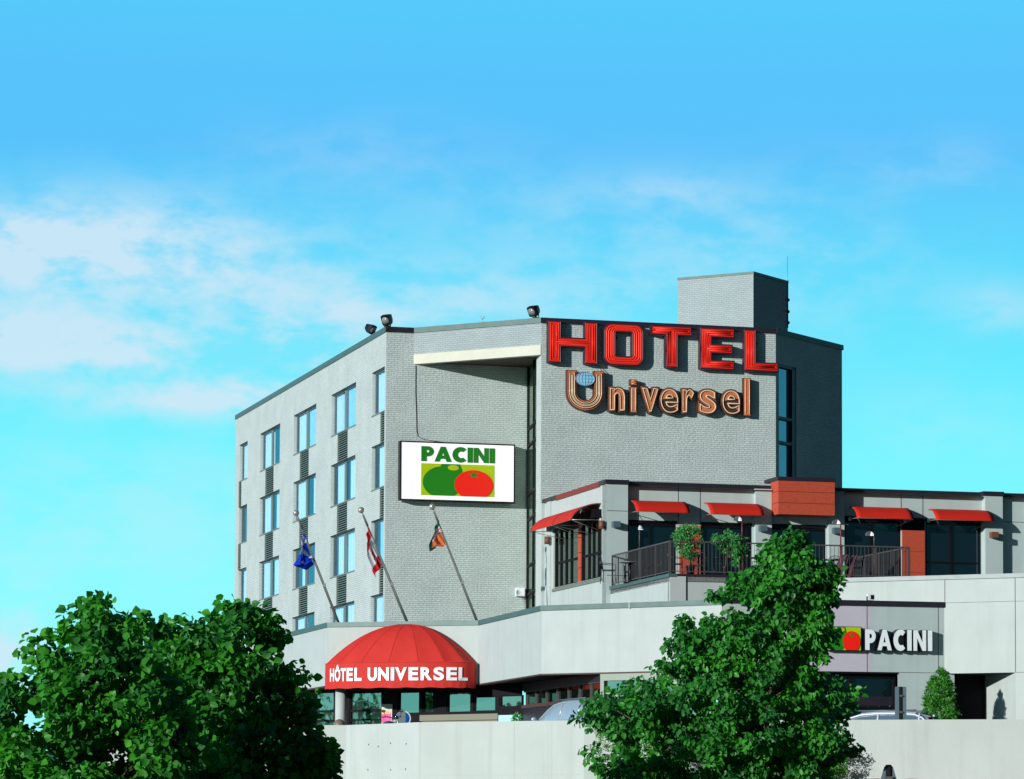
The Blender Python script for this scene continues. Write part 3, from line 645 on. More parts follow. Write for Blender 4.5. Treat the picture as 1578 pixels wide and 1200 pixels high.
def vegetables(parent, F, a, b, z0, z1, w, plate):
    """green and red fruit emblem on a lime rectangle"""
    W_, H = b - a, z1 - z0
    def P(loops, name, m, y, par, d=.006):
        me = curve_mesh(loops, d); me.transform(Tm((0, -y, 0))); return link(name, me, M_[m], par, F.M)
    bg = P([[(a, z0), (b, z0), (b, z1), (a, z1)]], 'emblem_panel', 'lime', w, parent, plate); w += plate
    g = clip(ell(a + .295 * W_, z0 + .42 * H, .272 * W_, .50 * H, 60) , a, b, z0 + .004, z1)
    g2 = clip(ell(a + .46 * W_, z0 + .60 * H, .10 * W_, .40 * H, 40), a, b, z0, z1)
    P([g], 'green_fruit', 'green', w, bg)
    P([clip(ell(a + .40 * W_, z0 + .62 * H, .165 * W_, .55 * H, 50), a, b, z0, z1 - .001)], 'green_fruit_lobe', 'green', w + .0072, bg, .004)
    P([ell(a + .435 * W_, z0 + .885 * H, .075 * W_, .085 * H, 30, 0)], 'highlight', 'lime', w + .0125, bg, .003)
    P([clip(ell(a + .715 * W_, z0 + .36 * H, .262 * W_, .47 * H, 60), a, b, z0 + .004, z1)], 'red_fruit', 'tomato', w + .0165, bg)
    st = [(a + (.715 + (.085 if k % 2 == 0 else .030) * math.cos(R(90 + 36 * k + 8))) * W_, z0 + (.68 + (.13 if k % 2 == 0 else .045) * math.sin(R(90 + 36 * k + 8))) * H) for k in range(10)]
    P([st], 'stalk_star', 'green', w + .0235, bg, .003)
def billboard():
    W = .42; F = FC
    a, z1 = F.hit(618.6, 681.3, W); b, z0 = F.hit(791.5, 773.2, W); z0 = (F.z(618.6, 768.3, W) + z0) / 2; z1 = (z1 + F.z(791.5, 686, W)) / 2
    t = thing('restaurant_billboard', 'white lightbox sign reading PACINI over green and red fruit, on the recessed wall', 'billboard', tuple(F.pt((a + b) / 2, z0, .06)))
    MB().slab(a - .05, b + .05, z0 - .05, z1 + .05, .10, W - .02).build('cabinet', M_['black'], t, F.M)
    mb = MB(); mb.slab(a + .5, b - .5, z0 + .3, z1 - .3, 0, .1); mb.build('bracket', M_['black'], t, F.M)
    MB().slab(a, b, z0, z1, W - .02, W - .005).build('sign_face', M_['lightbox'], t, F.M)
    mb = MB(); w0, w1 = W - .0205, W + .012
    for q in ((a - .05, a, z0 - .05, z1 + .05), (b, b + .05, z0 - .05, z1 + .05), (a, b, z0 - .05, z0), (a, b, z1, z1 + .05)): mb.slab(*q, w0, w1)
    mb.build('frame', M_['darkframe'], t, F.M)
    ua, ub = F.u(649.7, 700, W), F.u(762.4, 700, W); ya, yb = F.z(706, 711.6, W), F.z(706, 689.5, W)
    for lp in word('PACINI', .08, ua, ub, ya, yb): me = curve_mesh([inset(l, -.015) for l in lp], .012); me.transform(Tm((0, -W + .004, 0))); link('letter', me, M_['letter_green'], t, F.M)
    vegetables(t, F, F.u(648.8, 740, W), F.u(762, 740, W), F.z(705, 764.3, W), F.z(705, 715.2, W), W - .004, .010)
billboard()

# ------------------------------------------------------------------ upper restaurant storey
rest = thing('restaurant_storey', 'white stucco rooftop restaurant storey with dark windows and red panels', 'building', (R1.x, R1.y, ZT))
def pane(mb, a, b, c, d, y): mb.add([(a, y, c), (b, y, c), (b, y, d), (a, y, d)], [(0, 1, 2, 3)])
def glazing(F, parent, a, b, c, d, verts, hors, gm, y=.22, fm='darkframe', th=.05, yy=.12):
    f = MB()
    for q in ((a, a + th, c, d), (b - th, b, c, d), (a + th, b - th, d - th * 1.6, d), (a + th, b - th, c, c + th)): f.slab(*q, -y - .05, -y + yy)
    for v in verts: f.slab(v - th * .55, v + th * .55, c + th, d - th * 1.6, -y - .05, -y + yy - .01)
    for v in hors: f.slab(a + th, b - th, v - th / 2, v + th / 2, -y - .05, -y + yy - .02)
    o = f.build('window', M_[fm], parent, F.M); g = MB(); pane(g, a, b, c, d, y); g.build('pane', M_[gm], o, F.M); return o
LR = 16.2
def restaurant():
    u = lambda px, w=0: RC.u(px, 840, w)
    zh = RC.z(1000, 805); z2 = RC.z(1470, 803)
    wd = [(u(971), u(1046)), (u(1084), u(1163)), (u(1191.5), u(1277)), (u(1306), u(1393)), (u(1431), u(1517))]
    holes = [(a, b, ZT, zh) for a, b in wd[:3]] + [(wd[3][0], wd[3][1], ZT, z2), (wd[4][0], wd[4][1], ZT, z2)]
    REC = .3                                                  # main wall set back from the piers
    Fm = Frame(RC.P + RC.n_in * REC, dC)
    pz = 6.5
    wall(Fm, u(967.5), LR, ZC - .9, ZRR - .15, holes, 'front_wall', M_['stucco_grey'], rest, .15)
    mb = MB(); mb.slab(0, u(967.5), ZC - .9, ZRR - .15, -REC - .2, 0); mb.build('corner_pier', M_['stucco_grey'], rest, RC.M)
    for a, b in ((1166, 1191), (1279, 1303), (1518.5, 1545.5)):
        mb = MB(); mb.slab(u(a), u(b), ZT - .1, ZRR - .15, -REC, 0 if a > 1500 else -.12); mb.build('pier', M_['stucco_grey'], rest, RC.M)
    mb = MB(); jz = RC.z(950, 787); mb.slab(.02, u(967) , jz - .012, jz + .012, .0, .004)
    jz = RC.z(950, 886.5); mb.slab(.02, u(967), jz - .012, jz + .012, 0, .004)
    mb.build('joint', M_['joint'], rest, RC.M)
    mb = MB()
    for px in (1049, 1083, 1393.5, 1427): v = u(px, 0); mb.slab(v - .015, v + .015, zh + .02, ZRR - .15, -REC, -REC + .004)
    v = u(1562); mb.slab(u(1547), LR, RC.z(1560, 803) - .012, RC.z(1560, 803) + .012, -REC, -REC + .004)
    mb.build('panel_joint', M_['joint'], rest, RC.M)
    # dark headers, windows, red panels
    vs = [[u(1006)], [u(1119), u(1147), u(1155)], [u(1222), u(1250)], [u(1347)], [u(1471)]]
    for k, (a, b) in enumerate(wd):
        top = zh if k < 3 else z2
        hors = [RC.z(1470, 865.5)] if k == 4 else ([RC.z(1340, 864)] if k == 3 else [])
        glazing(Fm, rest, a, b, ZT, top, vs[k], hors, 'glass_dark', .13, th=.055, yy=.09)
        mb = MB(); mb.slab(a - .02, b + (.0 if k else .02), top + .002, top + .10, -.002, .03); mb.build('header', M_['darkframe'], rest, Fm.M)
    for a, b, t_ in ((1050.5, 1083, 808), (1394.5, 1429, 816)):
        mb = MB(); za, zb = ZT, RC.z(a, t_)
        n = 3
        for i in range(n): mb.slab(u(a), u(b), za + (zb - za) * i / n + (.012 if i else 0), za + (zb - za) * (i + 1) / n, -REC, -REC + .05)
        mb.build('red_panel', M_['red_box'], rest, RC.M)
    mb = MB(); mb.slab(u(1394.5), u(1429), RC.z(1400, 815.5), z2 + .1, -REC, -REC + .045); mb.build('header', M_['darkframe'], rest, RC.M)
    # projecting red-brown box over the door
    W = .55; a, b = RC.u(1199.5, 770, W), RC.u(1286.3, 770, W); za, zb = RC.z(1240, 793, W), RC.z(1240, 741, W)
    mb = MB()
    for i in range(3): mb.slab(a, b, za + (zb - za) * i / 3 + (.014 if i else 0), za + (zb - za) * (i + 1) / 3, -REC + .01, W)
    o = mb.build('projecting_box', M_['red_box'], rest, RC.M)
    MB().slab(a + .01, b - .01, za + .02, zb - .02, -REC + .02, W - .02).build('box_core', M_['black'], o, RC.M)
    MB().slab(a - .04, b + .04, zb + .001, zb + .13, -REC - .6, W + .04).build('box_coping', M_['coping_dark'], o, RC.M)
    # left face
    uL = RA.L; h0 = RA.u(853, 850); h1 = RA.u(890, 850); h2 = RA.u(894, 850); h3 = RA.u(927.5, 850)
    zw0, zw1 = RA.z(890, 899.0), RA.z(890, 806)
    wall(RA, -uL, 0, ZC - .9, ZRR - .15, [(h0, h3, zw0, zw1)], 'left_wall', M_['stucco'], rest, .25)
    zm = RA.z(890, 859)
    glazing(RA, rest, h0, h1 - .01, zw0, zw1, [RA.u(861, 850), RA.u(869, 850), RA.u(877, 850)], [zm], 'glass_mirror', .11, th=.085, yy=.055)
    glazing(RA, rest, h2 + .01, h3, zw0, zw1, [RA.u(904, 850), RA.u(911, 850), RA.u(919, 850)], [zm], 'glass_mirror', .11, th=.085, yy=.055)
    mb = MB(); n = 4
    for i in range(n): mb.slab(h1, h2, zw0 + (zw1 - zw0) * i / n + .02, zw0 + (zw1 - zw0) * (i + 1) / n, -.25, -.02)
    mb.build('red_panel', M_['red_box'], rest, RA.M)
    mb = MB(); mb.slab(h0 - .05, h3 + .05, zw0 - .1, zw0 - .001, -.2, .05); mb.build('sill', M_['wframe'], rest, RA.M)
    mb = MB(); v = RA.u(845.5, 850); mb.slab(-uL, -uL + .25, ZC - .5, ZRR - .15, 0, .12); mb.slab(v - .1, h0 - .3, ZC - .5, ZRR - .15, 0, .05); mb.build('end_pier', M_['stucco'], rest, RA.M)
    mb = MB(); v = RA.u(876, 920); mb.slab(v - .02, v + .02, ZC - .5, zw0 - .1, 0, .004)
    v = -.9; mb.slab(v - .02, v + .02, ZC - .5, zw0 - .1, 0, .004); mb.slab(-uL + 1.6, 0, RA.z(930, 888) - .015, RA.z(930, 888) , 0, .004); mb.build('joint', M_['joint_pale'], rest, RA.M)
    # copings
    mb = MB(); mb.slab(-.05, u(968.5), ZRR - .15, ZRR, -.5, .06); mb.slab(u(968.5), u(1199), ZRR - .15, ZRR - .012, -.8, -REC + .06); mb.slab(u(1280), u(1515), ZRR - .15, ZRR - .012, -.8, -REC + .06)
    mb.slab(u(1515), u(1547), ZRR - .15, ZRR, -.8, .06); mb.slab(u(1547), LR, ZRR - .15, ZRR - .012, -.8, -REC + .06)
    mb.build('coping', M_['coping_dark'], rest, RC.M)
    mb = MB(); mb.slab(RA.u(858, 760), RA.u(925, 760), ZRR - .19, ZRR - .005, -.3, .05); mb.build('coping', M_['coping_red'], rest, RA.M)
    mb = MB(); mb.slab(-uL + .02, RA.u(858, 760), ZRR - .15, ZRR, -.3, .06); mb.slab(RA.u(925, 760), -.06, ZRR - .15, ZRR, -.3, .06); mb.build('coping', M_['coping_dark'], rest, RA.M)
    # body behind: roof, far side, rear
    c1 = RC.pt(LR, 0); c2 = c1 + dA * -1 * 9; c0 = RF
    mb = MB(); mb.add([(q.x, q.y, ZRR - .2) for q in (R1, c1, c2, RF)], [(0, 1, 2, 3)]); mb.build('flat_roof', M_['roof'], rest)
    F = seg(c1, c2); wall(F, 0, F.L, ZC - .9, ZRR, [], 'far_wall', M_['stucco'], rest)
    # terrace deck, its front panels and edge trim
    q = [T0, T1, T2, TR.pt((T0 - T1).length, 0)]
    mb = MB(); mb.prism([(p.x, p.y) for p in q], ZT - .25, ZT - .02); deck = mb.build('terrace_deck', M_['roof'], rest)
    mb = MB(); mb.slab(0, TA.L - .06, ZC - .9, ZT - .1, -.2, 0); mb.build('terrace_wall', M_['stucco'], rest, TA.M)
    uEnd = TC.u(1300)
    mb = MB(); mb.slab(0, uEnd, ZC - .9, ZT - .06, -.2, 0)
    mb.slab(0, .55, ZC - .9, ZT - .07, 0, .05)
    mb.build('terrace_wall', M_['stucco'], rest, TC.M)
    mb = MB(); mb.slab(-.0, TA.L + .05, ZT - .1, ZT + .02, -.25, .05); mb.build('terrace_trim', M_['coping'], rest, TA.M)
    mb = MB(); mb.slab(.03, uEnd, ZT - .06, ZT + .015, -.25, .04); mb.build('terrace_trim', M_['coping_dark'], rest, TC.M)
    mb = MB(); za, zb = ZC + .12, TC.z(1100, 896.5); ua, ub = TC.u(1057, 900), TC.u(1290, 900)
    for q in ((ua, ub, zb - .012, zb + .012), (ua - .018, ua + .018, za - .6, zb)): mb.slab(*q, 0, .006)
    mb.build('panel_groove', M_['joint'], rest, TC.M)
    mb = MB()
    for i in range(3):
        a = .4 + i * (TA.L - .8) / 3; b = a + (TA.L - 1.4) / 3
        mb.slab(a, b, TA.z(987, 905) , TA.z(987, 905) + .015, 0, .005); mb.slab(a, a + .03, ZC - .2, TA.z(987, 905), 0, .005)
    mb.build('panel_groove', M_['joint_pale'], rest, TA.M)
restaurant()

# ------------------------------------------------------------------ entrance storey (podium)
pod = thing('entrance_storey', 'pale stucco ground floor wing with deep fascia over dark entrance glazing', 'building', (Q2.x, Q2.y, ZG))
FG = None
def podium():
    names = ['fascia_wall'] * 4
    ZF = ZC - .17
    for i, F in enumerate(FF):
        wall(F, 0, F.L, ZSO, ZF, [], 'fascia_wall', M_['stucco'], pod)
        mb = MB(); mb.slab(-.02 if i else 0, F.L + .02, ZF, ZC, -.35, .05 + .002 * i); mb.build('coping', M_['coping'], pod, F.M)
        mb = MB(); mb.slab(0, F.L, ZSO - .05, ZSO - .001, -.3, .02); mb.build('fascia_trim', M_['soffit'], pod, F.M)
        if i < 3: mb = MB(); mb.slab(F.L - .012, F.L, ZSO, ZF, 0, .004); mb.build('joint', M_['joint_pale'], pod, F.M)
    F = FF[3]; mb = MB(); v = F.u(971, 928); mb.slab(v - .02, v + .02, ZF - .02, ZC + .01, .052, .065); mb.build('joint', M_['joint_pale'], pod, F.M)
    # sign wall with dark capping, left half painted mauve
    uL = (Q4 - E1).dot(dC); uj = FSg.u(1336.2, 980); um = FSg.u(1343, 980); uw = FSg.u(1383.3, 1080)
    zs = FSg.z(1400, 1036); zf = FSg.z(1350, 933.5)
    ul2 = FSg.u(1222, 980); wall(FSg, uL, ul2, zs, zf, [], 'sign_wall', M_['stucco'], pod)
    wall(FSg, ul2, um, zs, zf, [], 'sign_wall', M_['stucco_mauve'], pod)
    wall(FSg, um, 0, zs, zf, [], 'sign_wall', M_['stucco_grey'], pod)
    mb = MB(); mb.slab(uL - .1, 0.0, zf, zf + .17, -.4, .06); mb.build('coping', M_['coping_dark'], pod, FSg.M)
    wall(FSg, uw, .35, ZG, zs, [], 'pier_wall', M_['stucco_grey'], pod)
    mb = MB()
    for v in (uj, FSg.u(1446, 980)): mb.slab(v - .012, v + .012, zs, zf, 0, .004)
    mb.slab(uw, 0, zs - .012, zs + .006, 0, .004); mb.build('joint', M_['joint'], pod, FSg.M)
    mb = MB(); mb.slab(uL, uw, zs - .06, zs - .001, -.2, .03); mb.build('lintel', M_['darkframe'], pod, FSg.M)
    a = uL
    glazing(FSg, pod, uL, uw, ZG, zs - .06, [FSg.u(1313.5, 1080), uL + (FSg.u(1313.5, 1080) - uL) / 2], [FSg.z(1350, 1090)], 'glass_dark', .3, th=.07)
    mb = MB(); mb.slab(FSg.u(1314, 1080), uw - .08, FSg.z(1350, 1087), FSg.z(1350, 1072.5), -.27, -.25); mb.build('window_band', M_['coping_dark'], pod, FSg.M)
    # string lights behind the glass top
    mb = MB()
    for px, py in ((1325, 1042), (1338, 1043), (1354, 1044), (1370, 1044), (1324, 1089), (1338, 1089), (1355, 1089), (1372, 1088)): u_, z = FSg.hit(px, py, -.2); mb.ball((u_, .24, z), .02, .02, .02, 6, 4)
    mb.build('small_lights', M_['lens'], pod, FSg.M)
    # white wall at right: upper block with recess underneath
    zt = FE.z(1455, 886.3); ur = FE.u(1565, 1000)
    Fq = Frame(FE.pt(ur, 0), dA)                       # left-facing side of the recess, runs back
    zs2 = FE.z(1565, 1036)
    wall(FE, uE0, uE1, zs2, zt - .14, [], 'upper_wall', M_['stucco'], pod)
    wall(FE, ur, uE1, ZG, zs2, [], 'lower_wall', M_['stucco'], pod)
    FQ = Frame(Fq.pt(-3.0, 0), dA); wall(FQ, 0, 3.0, ZG, zs2 + .3, [], 'recess_side_wall', M_['stucco'], pod)
    pb = FQ.pt(0.35, 0); Fb_ = Frame(pb - dC * 9, dC); wall(Fb_, 0, 9, ZG, zs2 + .3, [], 'recess_back_wall', M_['darkframe'], pod)  # near-black colour puts the recess's deep shade into this wall
    Fp = Frame(FSg.pt(.35, 0), dirv(-18.6)); wall(Fp, 0, 3, ZG, zs2 + .3, [], 'recess_side_wall', M_['stucco_grey'], pod)
    a, b, c, d = FE.pt(-1.2, 0), FE.pt(ur, 0), FQ.pt(0, 0), FSg.pt(-.3, 0, -4)
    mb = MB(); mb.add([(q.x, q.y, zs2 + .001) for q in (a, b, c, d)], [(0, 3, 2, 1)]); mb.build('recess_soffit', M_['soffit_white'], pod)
    mb = MB(); mb.slab(FE.u(1296), uE1, zt - .14, zt, -.4, .06); mb.build('coping', M_['coping_silver'], pod, FE.M)
    mb = MB(); mb.slab(uE0, FE.u(1296), zt - .14, zt - .02, -.3, 0.0); mb.build('coping', M_['stucco'], pod, FE.M)
    mb = MB()
    for px in (1456, 1564.3): v = FE.u(px); mb.slab(v - .012, v + .012, zs2 + .01 if px > 1500 else FE.z(1456, 928), zt - .15, 0, .004)
    z = FE.z(1500, 927.8); mb.slab(FE.u(1457), uE1, z - .006, z + .006, 0, .003); z = zs2; mb.slab(ur, uE1, z - .008, z + .008, 0, .003)
    mb.build('joint', M_['joint'], pod, FE.M)
    # roof of the wing and soffit over the entrance
    # back wall with the entrance glazing
    B0 = FF[3].pt(FF[3].u(925.4, 1040), 0, -.02)
    Fr = Frame(B0, dA); Lw = -Fr.u(805, 1070); B1 = Fr.pt(-Lw, 0)
    q = at(455, 1080, 132.5); B2 = Vector((q.x, q.y, 0)); FBk = seg(B2, B1)
    roofp = [Q0, Q1, Q2, Q3, Q4, FSg.pt(0, 0), TE, FE.pt(uE1, 0), FE.pt(uE1, 0) - dA * 14, P1 + Vector((2, 10, 0)), Q0 - dA * 8]
    mb = MB(); mb.add([(p.x, p.y, ZC - .45) for p in (Q0, Q1, Q2, Q3, Q4, TE, P4, P1, P1 - dA * 12)], [tuple(range(9))]); mb.build('flat_roof', M_['roof'], pod)
    B3 = B2 - dA * 0 + dirv(-18.6) * 6
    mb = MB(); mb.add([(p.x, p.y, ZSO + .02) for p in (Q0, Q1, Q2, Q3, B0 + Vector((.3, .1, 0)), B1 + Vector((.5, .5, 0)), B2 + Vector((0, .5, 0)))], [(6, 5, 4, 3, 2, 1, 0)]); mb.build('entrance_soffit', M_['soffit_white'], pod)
    # brown wall with a strip of small windows
    z0, z1 = Fr.z(925, 1072.6), Fr.z(918, 1049.7)
    hol = []; xs = [808, 822.5, 838.5, 855.5, 872.5, 889.5, 907, 923.5]
    mb = MB(); mb.slab(-Lw, 0, ZG, z0 - .12, -.2, 0); mb.slab(-Lw, 0, z1, ZSO, -.2, 0); brw = mb.build('brown_wall', M_['coping_dark'], pod, Fr.M)
    MB().slab(-Lw, 0, z0 - .12, z0, -.2, .04).build('brown_sill', M_['soffit'], brw, Fr.M)
    g = MB(); pane(g, -Lw, 0, z0, z1, .12); w = g.build('strip_window', M_['glass_mirror'], pod, Fr.M)
    mb = MB()
    for px in xs: v = Fr.u(px, 1070); mb.slab(v - .05, v + .05, z0, z1, -.13, -.06)
    mb.slab(-Lw, 0, z1 - .05, z1, -.13, -.05)
    mb.build('window_frame', M_['rail'], w, Fr.M)
    # pale framed shop front under the slanted fascia
    F = FF[3]; a, b = F.u(925.4, 1060, -.02), F.L - .3; zz = F.z(960, 1070, -.02)
    xs = [F.u(px, 1060) for px in (985.5, 1040, 1100)] ; glazing(F, pod, a, b, ZG + .4, ZSO - .05, [x for x in xs if x < b], [zz], 'glass_entry', .12, 'wframe', th=.14)
    MB().slab(a, b, ZG - .2, ZG + .4, -.3, -.05).build('shop_plinth', M_['stucco_grey'], pod, F.M)
    mb = MB()
    for px, py in ((941, 1041), (959, 1040.5), (978, 1040), (996.5, 1040)): u_, z = F.hit(px, py, -.1); mb.ball((u_, .09, z), .022, .022, .022, 6, 4)
    mb.build('small_lights', M_['lens'], pod, F.M)
    # entrance glazing: one opening each
    X = lambda px: FBk.u(px, 1080); Zz = lambda py: FBk.z(650, py)
    g = MB(); L = FBk.L
    wins = [(484, 514.5, 1062, 1125), (538.6, 587.8, 1064, 1125), (612.6, 646, 1065, 1097.5), (650.7, 667.7, 1065, 1097.5), (688, 725, 1066, 1097.5), (729, 763.5, 1075, 1096.7), (769.5, 804, 1074.5, 1091)]
    low = [(646, 767, 1101.5, 1125)]
    hs = [(X(a), X(b), Zz(d), Zz(c)) for a, b, c, d in wins + low]
    hs = [(a, b, max(c, ZG + .1), d) for a, b, c, d in hs]
    wall(FBk, 0, L, ZG, ZSO + .05, hs, 'entrance_wall', M_['darkframe'], pod, .12)
    for k, (a, b, c, d) in enumerate(hs[:-1]):
        f = MB(); f.slab(a, a + .04, c, d, -.11, -.03); f.slab(b - .04, b, c, d, -.11, -.03); f.slab(a + .04, b - .04, d - .04, d, -.11, -.03)
        if k < 2: zr = Zz(1092); f.slab(a + .04, b - .04, zr - .05, zr + .03, -.11, -.03); zr = Zz(1107); f.slab(a + .04, b - .04, zr - .03, zr + .03, -.11, -.03)
        o = f.build('entrance_window', M_['darkframe'], pod, FBk.M); g = MB(); e = (.012, -.006, .02, -.014, .004, .016, -.01)[k]; g.add([(a, .09, c), (b, .09 + e * .5, c), (b, .09 + e, d), (a, .09 + e * .4, d)], [(0, 1, 2, 3)]); g.build('pane', M_['glass_entry'], o, FBk.M)
    a, b, c, d = hs[-1]
    mb = MB(); mb.slab(a, b, d - .22, d, -.11, -.02); mb.slab(a, b, d - .40, d - .27, -.11, -.03); mb.slab(a, b, d - .42, d, -.118, -.112); o = mb.build('timber_panel', mat('beige_panel', (.20, .20, .15), .6), pod, FBk.M)
    MB().slab(a, b, ZG, d - .42, -.12, -.06).build('panel_base', M_['darkframe'], o, FBk.M)
    mb = MB(); va, vb = X(769), X(804); mb.slab(va, vb, Zz(1125), Zz(1104.5), 0, .03); mb.build('sky_poster', mat('poster_blue', (.40, .68, .80), .5), pod, FBk.M)
    # round column
    q = at(525.3, 1085, 129.6); t = MB().tube([(q.x, q.y, ZG), (q.x, q.y, ZSO + .02)], .205, 28); t.build('round_column', M_['stucco'], pod)
    # front of the far left stretch
    Fx = seg(B2 + dirv(-18.6) * 0 - dC * 5, B2)
    wall(Fx, 0, Fx.L, ZG, ZSO + .05, [], 'entrance_wall', M_['stucco_grey'], pod)
    return FBk
FBk = podium()

# ------------------------------------------------------------------ dome awning over the entrance
def dome_awning():
    F = FF[1]; a, b = F.u(506.5, 1040), F.u(734.5, 1040); ca = (a + b) / 2; rx = (b - a) / 2; ry = 1.35
    zt = F.z(625, 961.5, .1); zv = F.z(600, 1020.5, 1.2); zb = F.z(600, 1060, 1.2)
    t = thing('entrance_awning', 'big red domed fabric awning lettered HÔTEL UNIVERSEL over the entrance', 'awning', tuple(F.pt(ca, zb)))
    ua = F.u(629, 961.5)
    n, m = 72, 18; rows = []
    for j in range(m + 1):
        g = j / m; row = []
        for i in range(n + 1):
            ph = math.pi * i / n; s = math.sin(g * math.pi / 2) ** .93
            gore = 8; sc_ = 1 - .038 * abs(math.sin(ph * gore)) * math.sin(g * math.pi / 2 * .98)
            x = ua * (1 - s) + (ca - rx * math.cos(ph) * sc_) * s; y = -.08 - ry * math.sin(ph) ** .72 * s * sc_
            z = zv + (zt - zv) * (1 - s ** 2.05)
            row.append((x, y, z))
        rows.append(row)
    MB().grid(rows).build('canopy', M_['dome'], t, F.M)
    def edge(ph, dz=0, off=0): return (ca - (rx + off) * math.cos(ph), -.08 - (ry + off) * math.sin(ph) ** .72)
    rows = []
    for j in range(9):
        g = j / 8; row = []
        for i in range(n + 1):
            ph = math.pi * i / n; x, y = edge(ph, 0, .012 * math.sin(i * 1.9) * g); row.append((x, y, zv + (zb - zv) * g + .012 * math.sin(i * .8) * g))
        rows.append(row)
    MB().grid(rows).build('valance', M_['dome'], t, F.M)
    # piping where dome and valance meet, seams
    mb = MB(); mb.tube([(*edge(math.pi * i / n), zv) for i in range(n + 1)], .014, 6)
    for k in range(1, 8):
        i = k * 9; mb.tube([Vector(rows_) for rows_ in [((ua * (1 - math.sin(j / m * math.pi / 2) ** .93) + (ca - rx * math.cos(math.pi * i / n)) * math.sin(j / m * math.pi / 2) ** .93), -.085 - ry * math.sin(math.pi * i / n) ** .72 * math.sin(j / m * math.pi / 2) ** .93, zv + (zt - zv) * (1 - (math.sin(j / m * math.pi / 2) ** .93) ** 2.05)) for j in range(1, m + 1)]], .009, 5)
    mb.build('seams', M_['dome'], t, F.M)
    mb = MB()
    for z in (zb + .04, zv): mb.tube([(*edge(math.pi * i / n, 0, -.05), z) for i in range(n + 1)], .02, 6)
    for ph in (0, .7, 1.57, 2.4, math.pi): x, y = edge(ph, 0, -.05); mb.tube([(x, y, zb + .04), (x, y, zv)], .02, 6); mb.tube([(x, y, zb + .04), (x, 0, zb + .04)], .02, 6)
    mb.build('frame', M_['pole'], t, F.M)
    # lettering follows the valance
    txt = 'HÔTEL UNIVERSEL'; me = text_mesh(txt, 0, .022); lo, hi = bbox(me)
    base, capt = F.z(600, 1048.3, 1.2), F.z(600, 1029.2, 1.2)
    h = text_mesh('H', 0, .02); hl, hh = bbox(h); sz = (capt - base) / (hh[1] - hl[1])
    # arc length table of the edge
    N = 400; pts = [edge(math.pi * i / N) for i in range(N + 1)]; acc = [0]
    for i in range(N): acc.append(acc[-1] + math.dist(pts[i], pts[i + 1]))
    def on_px(px):
        prj = [(lambda w: PX + F_ * w.x / w.y)(F.pt(p_[0], 0, -p_[1] + .03)) for p_ in pts]; top = max(range(N + 1), key=lambda i: prj[i])
        lo_ = min(range(N + 1), key=lambda i: prj[i]) if prj[0] > prj[5] else 0
        return float(np.interp(px, prj[lo_:top + 1], acc[lo_:top + 1]))
    XS = [508.9, 515.2, 516.0, 524.6, 525.2, 532.8, 534.2, 543.6, 546.2, 557, 566.5, 580.4, 582.4, 599, 602, 607.2, 608.6, 626.4, 629.2, 644.3, 647.6, 665.6, 667.4, 683.8, 687.2, 703.4, 705.6, 719.3]
    for ci, ch in enumerate(txt.replace(' ', '')):
        s = on_px(XS[2 * ci]); k_ = on_px(XS[2 * ci + 1]) - s
        m_ = text_mesh(ch, .004, .041); l_, h_ = bbox(m_); l0 = l_[0]; k = k_ / (h_[0] - l_[0])
        if True:
            a_ = np.empty(len(m_.vertices) * 3); m_.vertices.foreach_get('co', a_); a_ = a_.reshape(-1, 3); o_ = np.empty_like(a_)
            ss = s + (a_[:, 0] - l0) * k; px_ = np.interp(ss, acc, [p_[0] for p_ in pts]); py_ = np.interp(ss, acc, [p_[1] for p_ in pts])
            px2 = np.interp(ss + .01, acc, [p_[0] for p_ in pts]); py2 = np.interp(ss + .01, acc, [p_[1] for p_ in pts]); dx, dy = px2 - px_, py2 - py_; l2 = np.hypot(dx, dy) + 1e-9
            off = .03 + a_[:, 2]
            o_[:, 0] = px_ + dy / l2 * off; o_[:, 1] = py_ - dx / l2 * off; o_[:, 2] = base + (a_[:, 1] - hl[1]) * sz
            m_.vertices.foreach_set('co', o_.ravel()); m_.update(); link('letter', m_, M_['white'], t, F.M)
dome_awning()

